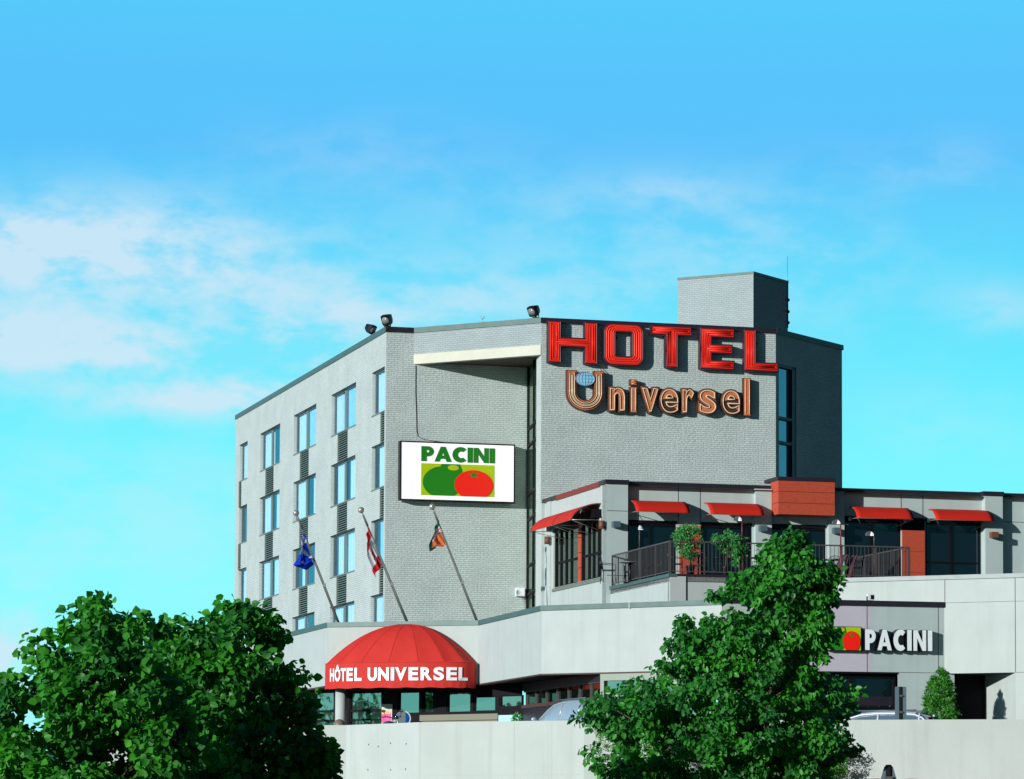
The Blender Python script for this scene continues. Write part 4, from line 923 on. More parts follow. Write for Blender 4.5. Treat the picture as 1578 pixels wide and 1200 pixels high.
# ------------------------------------------------------------------ window awnings
def awning(F, px0, px1, pyt, pyb, W, label, base, group, pleat=True, far=False, z_top=None, z_bot=None, u0=None, u1=None, base_w=0):
    a = F.u(px0, pyt, base_w) if u0 is None else u0; b = F.u(px1, pyb, W) if u1 is None else u1
    zt = z_top if z_top is not None else F.z(px0, pyt, base_w); zb = z_bot if z_bot is not None else F.z((px0 + px1) / 2, pyb, W)
    t = thing('window_awning', label, 'awning', tuple(F.pt((a + b) / 2, zt, base_w)), 0, group)
    rows = []; n = 14
    prof = [(base_w + (W - base_w) * math.sin(k / n * math.pi / 2 * .86) / math.sin(math.pi / 2 * .86), zt - (zt - zb) * (1 - math.cos(k / n * math.pi / 2 * .86)) / (1 - math.cos(math.pi / 2 * .86))) for k in range(n + 1)]
    for x in np.linspace(a, b, 13): rows.append([(x, -w, z) for w, z in prof])
    o = MB().grid(rows).build('fabric', M_['awning'], t, F.M)
    sol = o.modifiers.new('thick', 'SOLIDIFY'); sol.thickness = .015
    mb = MB()
    for x in (a + .02, b - .02, (a + b) / 2):
        mb.tube([(x, -w + .02, z - .02) for w, z in prof], .013, 6)
    mb.tube([(a, -W + .02, zb + .0), (b, -W + .02, zb + .0)], .014, 6); mb.tube([(a, -base_w - .02, zt - .02), (b, -base_w - .02, zt - .02)], .014, 6)
    mb.build('frame', M_['pole'], t, F.M)
    for x in (a + .03, b - .03):
        mb = MB(); mb.tube([(x, -W + .03, zb), (x, -base_w, zb + .02)], .013, 6); mb.tube([(x, -W + .03, zb), (x + (.5 if x < (a + b) / 2 else -.5), -base_w, zb - .28)], .012, 6); mb.build('arm', M_['pole'], t, F.M)
        MB().slab(x - .05, x + .05, zb - .04, zb + .08, base_w, base_w + .05).build('wall_bracket', M_['acwhite'], t, F.M)
mb = MB(); mb.slab(RA.u(853, 850), RA.u(890, 850), RA.z(890, 808), ZRR - 1.0, 0, .28); mb.slab(RA.u(894, 850), RA.u(927, 850), RA.z(890, 808), ZRR - 1.0, 0, .28); mb.build('blind_box', M_['darkframe'], rest, RA.M)
GA = 'red quarter barrel awnings over the restaurant windows'
awning(RC, 969.5, 1063.5, 770.8, 788.8, .55, 'red awning beside the corner pier, nearest it on the terrace front', None, GA, base_w=-.3)
awning(RC, 1083.5, 1177.5, 774, 793, .55, 'red awning just left of the projecting red-brown box', None, GA, base_w=-.3)
awning(RC, 1308, 1408, 780.2, 798.6, .55, 'red awning just right of the projecting red-brown box', None, GA, base_w=-.3)
awning(RC, 1429, 1532, 783.8, 801.3, .55, 'red awning farthest right, beyond the right-hand red panel', None, GA, base_w=-.3)
ztA = RA.z(925.5, 775); zbA = ztA - .62
awning(RA, 0, 0, 0, 0, 1.12, 'steep red awning on the left face, nearer the corner pier', None, GA, z_top=ztA, z_bot=zbA, u0=RA.u(897, 800), u1=RA.u(926.5, 790))
awning(RA, 0, 0, 0, 0, 1.12, 'steep red awning on the left face, next to the brick tower', None, GA, z_top=ztA, z_bot=zbA, u0=RA.u(862, 800), u1=RA.u(896, 800))

# ------------------------------------------------------------------ railings round the terrace
def railing(F, a, b, label, n):
    t = thing('terrace_railing', label, 'railing', tuple(F.pt((a + b) / 2, ZT)), 0, 'brown metal railings round the terrace')
    zt = ZT + 1.12
    mb = MB(); mb.slab(a, b, zt - .045, zt, -.065, -.02); mb.build('top_rail', M_['rail'], t, F.M)
    mb = MB(); mb.slab(a, b, ZT + .09, ZT + .12, -.055, -.03); mb.build('bottom_rail', M_['rail'], t, F.M)
    for k in range(n + 1):
        x = a + (b - a) * k / n; MB().slab(x - .02, x + .02, ZT, zt - .045, -.056, -.03).build('post', M_['rail'], t, F.M)
        if k < n:
            mb = MB(); x1 = a + (b - a) * (k + 1) / n; m = max(2, round((x1 - x) / .14))
            for i in range(1, m): v = x + (x1 - x) * i / m; mb.slab(v - .006, v + .006, ZT + .12, zt - .045, -.05, -.035)
            mb.build('baluster_panel', M_['rail'], t, F.M)
railing(TA, .0, TA.L - .03, 'left railing, climbing from the corner pier to the terrace corner', 4)
railing(TC, .0, uT2, 'long front railing of the terrace, behind the treetop', 7)
railing(TR, .05, 5.8, 'right end railing running back from the terrace front to the windows', 4)

# ------------------------------------------------------------------ small wall lights and lamps
def box_lamp(F, px, py, w0, label, W=.30, cm='steel'):
    u_, z = F.hit(px, py, w0 + W); t = thing('wall_light', label, 'wall light', tuple(F.pt(u_, z, w0)), 0, 'box lights on the restaurant walls')
    MB().slab(u_ - .13, u_ + .13, z - .10, z + .10, w0 + .03, w0 + W).build('lamp_body', M_[cm], t, F.M)
    MB().slab(u_ - .10, u_ + .10, z - .115, z - .10, w0 + .06, w0 + W - .03).build('lens', M_['lens'], t, F.M)
    MB().slab(u_ - .06, u_ + .06, z - .06, z + .06, w0, w0 + .03).build('back_plate', M_['black'], t, F.M)
box_lamp(RC, 951, 807.3, 0, 'grey box light on the corner pier beside the leftmost front awning')
box_lamp(RC, 1177.5, 813.5, -.12, 'box light on the pier left of the dark doorway')
box_lamp(RC, 1291, 817, -.12, 'box light on the pier right of the dark doorway')
box_lamp(RC, 1534, 823.5, 0, 'brownish box light on the pier at far right', cm='rust')
def drum_lamp(F, px, py, label):
    u_, z = F.hit(px, py, .12); t = thing('wall_light', label, 'wall light', tuple(F.pt(u_, z)), 0, 'drum lights on the left face')
    MB().tube([(u_, -.16, z - .14), (u_, -.16, z + .14)], .11, 14).build('lamp_body', M_['rust'], t, F.M); MB().slab(u_ - .3, u_ + .0, z - .05, z + .05, 0, .1).build('bracket', M_['acwhite'], t, F.M)
drum_lamp(RA, 845, 832.5, 'small brown drum light beside the window nearest the brick tower')
drum_lamp(RA, 929, 808.5, 'small brown drum light on the left side of the corner pier')
# spotlight on the dark capping of the sign wall
u_, z = FSg.hit(1343, 926, .05); t = thing('spotlight', 'small square spotlight standing on the dark capping above the restaurant sign', 'spotlight', tuple(FSg.pt(u_, z, .05)))
MB().slab(u_ - .11, u_ + .11, z + .03, z + .24, -.12, .03).build('housing', M_['acwhite'], t, FSg.M); MB().slab(u_ - .02, u_ + .09, z + .06, z + .2, .03, .045).build('lens', M_['black'], t, FSg.M); MB().slab(u_ - .13, u_ - .11, z - .02, z + .16, -.08, .0).build('yoke', M_['black'], t, FSg.M)
def terrace_lamp(px, pyt, F, w, label, m, head=1):
    u_, z = F.hit(px, pyt, w); t = thing('terrace_lamp', label, 'lamp post', tuple(F.pt(u_, ZT - .02, w)), 0, 'slender lamp posts on the terrace')
    mb = MB(); mb.tube([F.pt(u_, ZT - .02, w), F.pt(u_, ZT + 1.15, w)], .035, 8); mb.tube([F.pt(u_, ZT + 1.15, w), F.pt(u_, z, w)], .022, 8); mb.build('post', M_[m], t)
    mb = MB(); c = Vector((0, 0, z + .0)); rows = []
    for j in range(7):
        g = j / 6 * math.pi; row = []
        for k in range(7):
            e = k / 6 * math.pi / 2; row.append((u_ + head * (.20 - .15 * math.cos(g) * math.cos(e) - .02), -w + .13 * math.sin(e) * (1 if j % 2 else 1) - .06, z - .03 + .15 * math.sin(g) * math.cos(e) - head * .0))
        rows.append(row)
    mb.grid(rows); mb.build('shade', M_['white'], t, F.M)
    MB().tube([F.pt(u_, z - .03, w), F.pt(u_ + head * .07, z + .02, w)], .015, 6).build('arm', M_[m], t)
terrace_lamp(985.5, 815, TA, -.10, 'grey post lamp with white half-round shade behind the left railing', 'rail')
terrace_lamp(1143.5, 801, TC, -.10, 'maroon post lamp beside the second potted tree', 'lampred', -1)
terrace_lamp(1295.5, 806, TC, -.10, 'maroon post lamp in front of the pier right of the doorway', 'lampred', -1)
terrace_lamp(1347, 824, TC, -.10, 'post lamp in front of the right-hand window, white shade leaning left', 'rail', -1)

# ------------------------------------------------------------------ floodlights on the roof edge
def flood(px, py, F, label, yaw, s=1.0, tilt=35):
    q = at(px, py, F.pt(F.u(px, py + 18), 0).y); base = Vector((q.x, q.y, ZR)) + F.n_in * .18
    t = thing('floodlight', label, 'floodlight', tuple(base), 0, 'black floodlights on the roof edge')
    Mx = Tm(Vector((q.x, q.y, q.z)) + F.n_in * .1) @ Matrix.Rotation(R(yaw), 4, 'Z') @ Matrix.Rotation(R(tilt), 4, 'X')
    mb = MB(); v = []
    a, b, d = .19 * s, .14 * s, .2 * s
    for (r, y) in ((a, -d), (a, -.03), (b, .12), (b * .7, .2)):
        for k in range(12): g = 2 * math.pi * (k + .5) / 12; v.append((r * max(-.92, min(.92, 1.25 * math.cos(g))), y, r * 1.1 * max(-.92, min(.92, 1.25 * math.sin(g)))))
    f = [tuple(range(11, -1, -1)), tuple(range(36, 48))] + [(j * 12 + k, j * 12 + (k + 1) % 12, (j + 1) * 12 + (k + 1) % 12, (j + 1) * 12 + k) for j in range(3) for k in range(12)]
    mb.add(v, f); h = mb.build('housing', M_['black'], t, Mx)
    MB().tube([(0, -d - .004, 0), (0, -d - .012, 0)], a * .82, 14).build('lens', M_['lens'], h, Mx)
    mb = MB(); c = Mx @ Vector((0, .1, 0)); mb.tube([base, base + Vector((0, 0, .12)), c + Vector((0, 0, -.12)), c], .045 * s, 6); mb.tube([base + Vector((.12, 0, 0)), c + Vector((.08, 0, .0))], .02, 6); mb.slab(-.01, .01, 0, .01, 0, .01) if 0 else None
    mb.build('arm', M_['black'], t); mb = MB(); mb.box(base.x - .12, base.x + .12, base.y - .08, base.y + .1, ZR, ZR + .06); mb.build('base', M_['black'], t)
flood(566.5, 505.5, FA, 'black floodlight leaning left on the window side roof edge, leftmost of three', 55, .9, 30)
flood(598.5, 490.5, FC, 'black floodlight at the front corner of the roof, middle of three', -25, 1.0, 30)
flood(821.5, 477, FD, 'black floodlight beside the letter H, rightmost of three', -35, 1.0, 30)

# ------------------------------------------------------------------ flagpoles and flags
def flagpole(pt_, pb, label):
    b = at(pb[0], pb[1], 0 or (Q1.y + Q2.y) / 2 + 1.2); dep = b.y; b = at(pb[0], pb[1] , dep); b0 = Vector(b)
    tp = at(pt_[0], pt_[1], dep - .9)
    ax = (tp - b0).normalized(); foot = b0 - ax * ((b0.z - (ZC - .45)) / ax.z)
    t = thing('flagpole', label, 'flagpole', tuple(foot), 0, 'leaning flagpoles above the entrance')
    L = (tp - foot).length
    MB().tube([foot, foot + ax * L * .5, tp - ax * .55, tp], [.055, .048, .03, .022], 12).build('pole', M_['pole'], t)
    MB().ball(tuple(tp + ax * .07), .115, .115, .115, 18, 12).build('ball_finial', mat('finial', (.55, .55, .45), .2, .6), t)
    MB().tube([tp - ax * .55, tp - ax * .1], [.045, .035], 10).build('truck', M_['polepaint'], t)
    mb = MB(); o = Vector((-.03, -.055, 0)); mb.tube([foot + ax * .3 + o, tp - ax * .15 + o], .007, 5); mb.build('halyard', M_['polepaint'], t)
    m_ = foot + ax * L * .42; MB().box(m_.x - .03, m_.x + .07, m_.y - .07, m_.y + .01, m_.z - .06, m_.z + .06).build('cleat', M_['polepaint'], t)
    MB().box(foot.x - .14, foot.x + .14, foot.y - .14, foot.y + .14, foot.z, foot.z + .05).build('base_plate', M_['pole'], t)
    return tp, ax
poles = [flagpole((457.3, 793), (520.5, 957.0), 'leaning aluminium pole carrying the blue flag'), flagpole((557.5, 788.5), (625.5, 954), 'leaning aluminium pole carrying the red and white flag'), flagpole((667, 783.5), (732.5, 950.5), 'leaning aluminium pole carrying the green and orange flag')]
def clothmat(name, kind):
    m = mat(name, (.5, .5, .5), .75, spec=.15); nt = m.node_tree; N = nt.nodes; L = nt.links; p = N['Principled BSDF']
    a = N.new('ShaderNodeAttribute'); a.attribute_name = 'dye'; L.new(a.outputs['Color'], p.inputs['Base Color'])
    t = N.new('ShaderNodeBsdfTranslucent'); L.new(a.outputs['Color'], t.inputs[0]); x = N.new('ShaderNodeMixShader'); x.inputs[0].default_value = .25
    L.new(p.outputs[0], x.inputs[1]); L.new(t.outputs[0], x.inputs[2]); L.new(x.outputs[0], N['Material Output'].inputs[0]); return m
def flag(pole, name, label, d0, d1, outline, dye):
    """hanging cloth: columns from the pole (s=0) to the free edge (s=1), rows down the hoist; outline gives the sag (dx, dz) of the free edge"""
    tp, ax = pole; n, m = 44, 30; rows = []; cols_ = []
    for j in range(n + 1):
        v = j / n; h = tp - ax * (d0 + (d1 - d0) * v) + Vector((-.03, -.05, 0))
        ex = np.interp(v, [o[0] for o in outline], [o[1] for o in outline]); ez = np.interp(v, [o[0] for o in outline], [o[2] for o in outline]); row = []
        for i in range(m + 1):
            s = i / m
            q = h + Vector((ex * s, 0, ez * s ** 1.2)) + Vector((.035 * math.sin(s * 9 + v * 4), -.13 * math.sin(s * 7.5 + v * 3.5) * s - .05 * math.sin(s * 17 + v * 7), .02 * math.sin(s * 11)))
            row.append(tuple(q)); cols_.append(dye(s, v))
        rows.append(row)
    mb = MB(); mb.grid(rows); o = mb.build(name, clothmat(name + '_cloth', 0)); me = o.data
    at_ = me.color_attributes.new('dye', 'FLOAT_COLOR', 'POINT'); at_.data.foreach_set('color', np.array([(*c, 1) for c in cols_], dtype=np.float32).ravel())
    c = rows[0][0]; me.transform(Tm(-Vector(c))); o.matrix_basis = Tm(Vector(c)); WM[o.name] = Tm(Vector(c))
    tag(o, label, 'flag', 'limp flags on the leaning poles'); return o
BL, WH, RD, GR, OR_ = (.006, .045, .52), (.75, .78, .80), (.62, .022, .035), (.012, .16, .07), (.85, .22, .07)
def quebec(s, v):
    if (abs(v - .40) < .06 and s < .6) or abs(s - .33) < .09: return WH
    for cs, cv in ((.25, .16), (.78, .16), (.25, .74), (.78, .74)):
        if abs(s - cs) * 1.6 + abs(v - cv) < .085: return WH
    return BL
def canada(s, v):
    if s < .30 or s > .72: return RD
    r = math.hypot(s - .5, (v - .5) * .8); a = math.atan2(v - .5, s - .5)
    return RD if r < .13 + .04 * math.cos(a * 7) else WH
def tricolor(s, v):
    if v < .20 or s > .82: return GR
    if v < .30: return RD if (s * 5) % 1 < .25 or v > .27 else WH
    if v < .46: return WH if v < .42 else (.8, .1, .14)
    return OR_
def blue_mix(s, v): return quebec(s, v)
flag(poles[0], 'blue_flag', 'limp blue flag with a white cross on the leftmost pole', .62, 1.55, [(0, -.02, -.75), (.25, -.10, -1.0), (.5, -.42, -.80), (.62, -.46, -.70), (.85, -.12, -.66), (1, .08, -.30)], blue_mix)
flag(poles[1], 'maple_leaf_flag', 'limp red and white maple leaf flag on the middle pole', .62, 2.05, [(0, -.02, -.55), (.3, -.12, -.60), (.7, -.20, -.60), (1, -.26, -.46)], lambda s, v: RD if v < .24 or v > .76 else canada(.5 + (v - .5) * .8, s))
flag(poles[2], 'striped_flag', 'limp green, white and orange flag on the rightmost pole', .5, 1.45, [(0, -.10, -.40), (.3, -.35, -.55), (.7, -.48, -.45), (1, -.42, -.05)], tricolor)

# ------------------------------------------------------------------ restaurant sign on the lower wall
def lower_sign():
    F = FSg; W = .30
    t = thing('restaurant_sign', 'white raised letters PACINI with a small fruit emblem at their left, on the lower wall', 'sign', tuple(F.pt(F.u(1356, 1000), F.z(1356, 1004))))
    z0, z1 = F.z(1384, 1002.2, W), F.z(1384, 970.3, W)
    for lp in word('PACINI', .13, F.u(1333.5, 985, W), F.u(1436.5, 985, W), z0, z1):
        me = curve_mesh([inset(l, -.012) for l in lp], W - .02); c = link('letter', me, M_['black'], t, F.M)
        me = curve_mesh(lp, .02); me.transform(Tm((0, -W + .015, 0))); link('letter_face', me, M_['letter_white'], c, F.M)
    W2 = .22; a, b = F.u(1275.5, 985, W2), F.u(1326.5, 985, W2); z0, z1 = F.z(1300, 1001.5, W2), F.z(1300, 966, W2)
    MB().slab(a - .02, b + .02, z0 - .02, z1 + .02, 0, W2 - .01).build('emblem_box', M_['black'], t, F.M)
    vegetables(t, F, a, b, z0, z1, W2 - .01, .01)
lower_sign()

# ------------------------------------------------------------------ foliage
M_['leaf'] = leafmat('leaf_linden', (.018, .120, .034), (.075, .42, .022), .42)
M_['leaf_young'] = leafmat('leaf_street_tree', (.018, .120, .040), (.075, .42, .030), .42)
M_['leaf_shrub'] = leafmat('leaf_shrub', (.035, .22, .015), (.14, .40, .03), .35)
M_['leaf_pot'] = leafmat('leaf_potted', (.05, .30, .08), (.15, .56, .15), .4)
M_['leaf_cedar'] = leafmat('leaf_cedar', (.03, .19, .02), (.10, .38, .04), .3)
def leaf_cloud(name, C, size, mat_, parent, tone, droop=.5, width=.8, seed=1, out=None, stretch=1.0):
    """C: (n,3) leaf positions; folded six-point leaves"""
    r = np.random.default_rng(seed); n = len(C)
    d = r.normal(size=(n, 3)); d[:, 2] -= droop * 1.6; 
    if out is not None: d += out * .9
    d /= np.linalg.norm(d, axis=1, keepdims=True)
    nr = r.normal(size=(n, 3)); nr[:, 2] += .6; 
    if out is not None: nr += out * .9
    sd = np.cross(d, nr); sd /= np.linalg.norm(sd, axis=1, keepdims=True) + 1e-9; up = np.cross(sd, d)
    s = size * r.uniform(.5, 1.3, n)[:, None]; w = s * width * .5
    fold = .20
    P = [C, C + d * s * .30 * stretch + sd * w * .92 + up * w * fold, C + d * s * .68 * stretch + sd * w * .75 + up * w * fold, C + d * s * stretch - up * s * .12, C + d * s * .68 * stretch - sd * w * .75 + up * w * fold, C + d * s * .30 * stretch - sd * w * .92 + up * w * fold]
    V = np.stack(P, 1).reshape(-1, 3)
    base = np.arange(n)[:, None] * 6; f = np.concatenate([base + np.array([0, 1, 2, 3]), base + np.array([0, 3, 4, 5])], 1).reshape(-1)
    me = bpy.data.meshes.new(name); me.vertices.add(len(V)); me.vertices.foreach_set('co', V.ravel()); me.loops.add(len(f)); me.loops.foreach_set('vertex_index', f.astype(np.int32))
    me.polygons.add(len(f) // 4); me.polygons.foreach_set('loop_start', np.arange(0, len(f), 4, dtype=np.int32)); me.polygons.foreach_set('loop_total', np.full(len(f) // 4, 4, dtype=np.int32))
    me.update(calc_edges=True); a = me.attributes.new('tone', 'FLOAT', 'POINT'); a.data.foreach_set('value', np.repeat(tone, 6).astype(np.float32))
    me.validate(); o = link(name, me, mat_, parent); return o
def crown(prof_px, depth, nclump, per, cr, seed, flat=1.0, shell=.55, gaps=0.0):
    r = np.random.default_rng(seed); ys = np.array([p[0] for p in prof_px], float)
    k = depth / F_
    def conv(px, py): q = at(px, py, depth); return q
    L = [at(p[1], p[0], depth) for p in prof_px]; Rr = [at(p[2], p[0], depth) for p in prof_px]
    zs = np.array([q.z for q in L])[::-1]; xl = np.array([q.x for q in L])[::-1]; xr = np.array([q.x for q in Rr])[::-1]
    wgt = (xr - xl); cdf = np.concatenate([[0], np.cumsum((wgt[1:] ** 1.05 + wgt[:-1] ** 1.05) / 2 * np.diff(zs))]); cdf /= cdf[-1]
    z = np.interp(r.uniform(0, 1, nclump), cdf, zs); cx = np.interp(z, zs, (xl + xr) / 2); hw = np.interp(z, zs, (xr - xl) / 2)
    rr = r.uniform(0, 1, nclump) ** (.5 * (1 - shell) + .12); th = r.uniform(0, 2 * math.pi, nclump)
    hx = np.maximum(hw - cr * .42, .03)
    lim = 1 + .10 * np.sin(th * 3 + z * 2.1 + seed) 
    lim = lim * np.where(r.uniform(0, 1, nclump) < .16, 1.13, 1.0) * (1 + .07 * np.sin(z * 6.3 + np.sign(np.cos(th)) * 2 + seed)); lim = np.clip(lim, .8, 1.16)
    P = np.stack([cx + hx * rr * np.cos(th) * np.minimum(lim, 1.14), depth + hx * rr * np.sin(th) * flat * lim, z], 1)
    fld = np.sin(P[:, 0] * 3.1 + seed) * np.sin(P[:, 1] * 2.7 + 1.3 * seed) + .8 * np.sin(P[:, 2] * 4.3 + P[:, 0] * 1.7 + seed * .7) + .5 * np.sin(P[:, 2] * 7.9 - P[:, 0] * 4.1)
    keep = fld > np.quantile(fld, gaps); P, rr, th = P[keep], rr[keep], th[keep]; nclump = len(P)
    out = np.stack([np.cos(th) * rr, np.sin(th) * rr, r.uniform(-.2, .5, nclump)], 1)
    cs = np.minimum(cr * r.uniform(.6, 1.25, nclump), np.interp(P[:, 2], zs, (xr - xl) / 2) * .8 + .06)
    off = r.normal(size=(nclump, per, 3)); off /= np.linalg.norm(off, axis=2, keepdims=True); off *= (r.uniform(0, 1, (nclump, per, 1)) ** .45) * cs[:, None, None]; off[:, :, 2] *= .75
    tone = np.clip(np.repeat(r.uniform(0, 1, nclump), per) * .65 + r.uniform(0, .35, nclump * per), 0, 1)
    C = (P[:, None, :] + off).reshape(-1, 3); n = off.reshape(-1, 3) / np.linalg.norm(off.reshape(-1, 3), axis=1, keepdims=True)
    O = np.repeat(out, per, 0) * .6 + n * .6
    return C, O, tone, P
def limbs(mb, foot, top, P, r0, n, seed):
    r = np.random.default_rng(seed); foot = Vector(foot); top = Vector(top); K = 9; path = []
    for i in range(K + 1): g = i / K; path.append(foot.lerp(top, g) + Vector((math.sin(g * 5 + seed) * .05, math.cos(g * 4) * .05, 0)) * (1 if 0 < i < K else 0))
    mb.tube(path, [r0 * (1 - .85 * i / K) for i in range(K + 1)], 10)
    for i in r.choice(len(P), min(n, len(P)), replace=False):
        e = Vector(P[i]); hz = e.z - foot.z; g = min(.95, max(.22, (hz * .75 - .3) / max((top - foot).z, .1))); s = foot.lerp(top, g); L_ = (e - s).length
        m = s.lerp(e, .5) + Vector((0, 0, -.06 * L_)) + Vector(r.normal(size=3) * .05 * L_); rb = r0 * (1 - .8 * g) * .45
        mb.tube([s, s.lerp(m, .5), m, e], [rb, rb * .75, rb * .5, rb * .2], 6)
def tree(name, label, cat, prof, depth, px_foot, zfoot, top_px, nclump, per, cr, leaf, lm, seed, r0=.07, group=None, droop=.5, width=.85, nl=40, flat=1.0, shell=.55, stretch=1.0, gaps=.0):
    q = at(px_foot, 1200, depth); foot = (q.x, depth, zfoot); t = thing(name, label, cat, foot, 0, group)
    C, O, tone, P = crown(prof, depth, nclump, per, cr, seed, flat, shell, gaps)
    mb = MB(); tp = at(top_px[0], top_px[1], depth); limbs(mb, foot, tp, P, r0, nl, seed); mb.build('trunk', M_['bark'], t)
    leaf_cloud('crown', C, leaf, lm, t, tone, droop, width, seed + 50, O, stretch); return t
gz = lambda y: float(np.interp(y, [8, 30, 60, 85, 96, 110], [0, .45, 1.35, 2.2, 2.62, 2.9]))
GT = 'leafy street trees in the foreground'
tree('linden_tree', 'round leafy tree at far left, broad crown in front of the sky', 'tree',
     [(927, 122, 160), (936, 108, 205), (947, 96, 236), (960, 66, 250), (985, 48, 278), (1010, 52, 290), (1040, 26, 298), (1056, -15, 300), (1100, -45, 305), (1200, -60, 315), (1300, -40, 280), (1380, 40, 200)],
     48, 125, gz(48), (140, 960), 480, 50, .24, .124, M_['leaf'], 3, .08, GT, .5, .95, 60, 1.0, .5, 1.0, .14)
tree('linden_tree', 'round leafy tree left of the domed awning, overlapping the window side of the hotel', 'tree',
     [(930, 340, 366), (944, 338, 404), (954, 302, 430), (964, 278, 440), (985, 238, 450), (1005, 235, 458), (1040, 238, 466), (1060, 238, 472), (1090, 236, 486), (1120, 235, 505), (1150, 230, 524), (1200, 225, 528), (1300, 250, 500), (1380, 330, 430)],
     52, 378, gz(52), (375, 965), 560, 50, .24, .124, M_['leaf'], 8, .08, GT, .5, .95, 60, 1.0, .5, 1.0, .14)
tree('street_tree', 'tall pointed leafy tree right of centre, its tip reaching the terrace railing', 'tree',
     [(811, 1222, 1236), (822, 1205, 1244), (845, 1176, 1246), (856, 1172, 1262), (860, 1176, 1296), (872, 1172, 1300), (886, 1152, 1302), (898, 1112, 1302), (906, 1090, 1304), (926, 1094, 1308), (934, 1104, 1270), (944, 1076, 1276), (956, 1046, 1280), (984, 1030, 1288), (998, 1040, 1296), (1010, 1040, 1284), (1020, 994, 1286), (1030, 996, 1276), (1046, 1004, 1286), (1056, 954, 1316), (1076, 926, 1314), (1090, 900, 1312), (1102, 886, 1308), (1122, 894, 1312), (1134, 912, 1342), (1162, 914, 1344), (1180, 930, 1300), (1240, 980, 1270)],
     60, 1142, gz(60), (1222, 840), 1050, 46, .20, .108, M_['leaf_young'], 12, .085, GT, .8, .78, 110, .75, .5, 1.0, .10)
# shrubs against the parapet wall
GS = 'fine-leaved shrubs against the white parapet wall'
tree('shrub', 'fine-leaved yellow-green shrub left under the pointed tree, against the white wall', 'shrub', [(1092, 950, 985), (1110, 925, 1020), (1140, 912, 1050), (1170, 906, 1070), (1215, 915, 1060)], 94.2, 985, gz(94.2), (980, 1120), 200, 60, .17, .055, M_['leaf_shrub'], 21, .03, GS, .1, .6, 30, .5)
tree('shrub', 'fine-leaved reddish-tipped shrub right under the pointed tree, against the white wall', 'shrub', [(1126, 1225, 1275), (1142, 1205, 1300), (1160, 1190, 1312), (1185, 1185, 1315), (1215, 1195, 1300)], 95.0, 1265, gz(95), (1262, 1140), 150, 55, .17, .055, M_['leaf_shrub'], 22, .03, GS, .1, .6, 30, .4)
mb = MB(); r_ = np.random.default_rng(9); rows = []
for j in range(5):
    rows.append([(x, 94.6 - j * .35 + WP[4][1] * 0 + (WP[4][1] - 94.9) * (1 - j / 4) + .0, gz(94.6) + (.10, .12, .08, .0, -.25)[j] * (.75 + .5 * abs(math.sin(x * 3.1 + j))) * (.45 + .55 * math.exp(-((x - 3.6) / 1.6) ** 2))) for x in np.linspace(-4, 9, 60)])
tag(mb.grid(rows).build('planting_bed', mat('bark_mulch', (.26, .10, .045), .95, noise=.4, nscale=9, bump=.03, bscale=25)), kind='structure')
# cedar beside the recess
tree('cedar_shrub', 'clipped green conical cedar beside the dark recess at right', 'conifer', [(1031, 1448, 1453), (1045, 1437, 1463), (1060, 1429, 1469), (1080, 1424, 1474), (1100, 1422, 1476), (1120, 1424, 1474), (1150, 1432, 1466)],
     115.2, 1449, ZG, (1450, 1036), 330, 60, .13, .075, M_['leaf_cedar'], 31, .05, None, -.4, .5, 20, 1.0, .75)
def potted(px, y0, y1, w, label, seed, prof, pot='clay_pot'):
    u_ = TC.u(px, 870, w); base = TC.pt(u_, ZT - .02, w); t = thing('potted_tree', label, 'potted tree', tuple(base), 0, 'potted trees on the terrace')
    C, O, tone, P = crown(prof, base.y, 90, 36, .14, seed)
    mb = MB(); top = at(px, y0 + 8, base.y); mb.tube([base + Vector((0, 0, .25)), base + Vector((.01, 0, .7)), (top.x, base.y, top.z - .25)], [.022, .02, .014], 8)
    for i in range(0, 24): mb.tube([(base.x, base.y, at(px, (y0 + y1) / 2 + 12, base.y).z), tuple(P[i])], [.01, .004], 5)
    mb.build('trunk', M_['bark'], t); leaf_cloud('crown', C, .075, M_['leaf_pot'], t, tone, .3, .6, seed, O)
    mb = MB(); mb.tube([base, base + Vector((0, 0, .02)), base + Vector((0, 0, .30)), base + Vector((0, 0, .34))], [.11, .12, .15, .16], 16); mb.build('pot', M_['black'], t)
potted(1064, 811, 858, -.3, 'potted tree with a dense rounded head near the terrace corner', 41, [(809, 1050, 1072), (818, 1040, 1080), (832, 1038, 1083), (845, 1042, 1082), (856, 1052, 1078), (864, 1058, 1070)])
potted(1118.5, 821, 868, -.35, 'potted tree with a loose ragged head, second along the front railing', 42, [(818, 1124, 1138), (825, 1100, 1146), (834, 1094, 1150), (845, 1104, 1152), (857, 1120, 1150), (870, 1130, 1144)])
q = at(797, 1110, 117.0); t = thing('bedding_plant', 'small bright green plant before the blue poster by the entrance', 'plant', (q.x, q.y, ZG))
r_ = np.random.default_rng(5); C = r_.normal(size=(160, 3)) * np.array([.075, .09, .06]) + np.array([q.x, q.y, at(797, 1105.5, 117).z - .02]); leaf_cloud('leaves', C, .09, M_['leaf_pot'], t, r_.uniform(0, 1, 160), 0, .7, 5)
mb = MB(); mb.tube([(q.x, q.y, ZG), (q.x, q.y, ZG + .15)], .16, 14); mb.tube([(q.x, q.y, ZG + .15), (q.x, q.y, at(797, 1108, 117).z)], .012, 6); mb.build('pot_and_stem', M_['steel'], t)

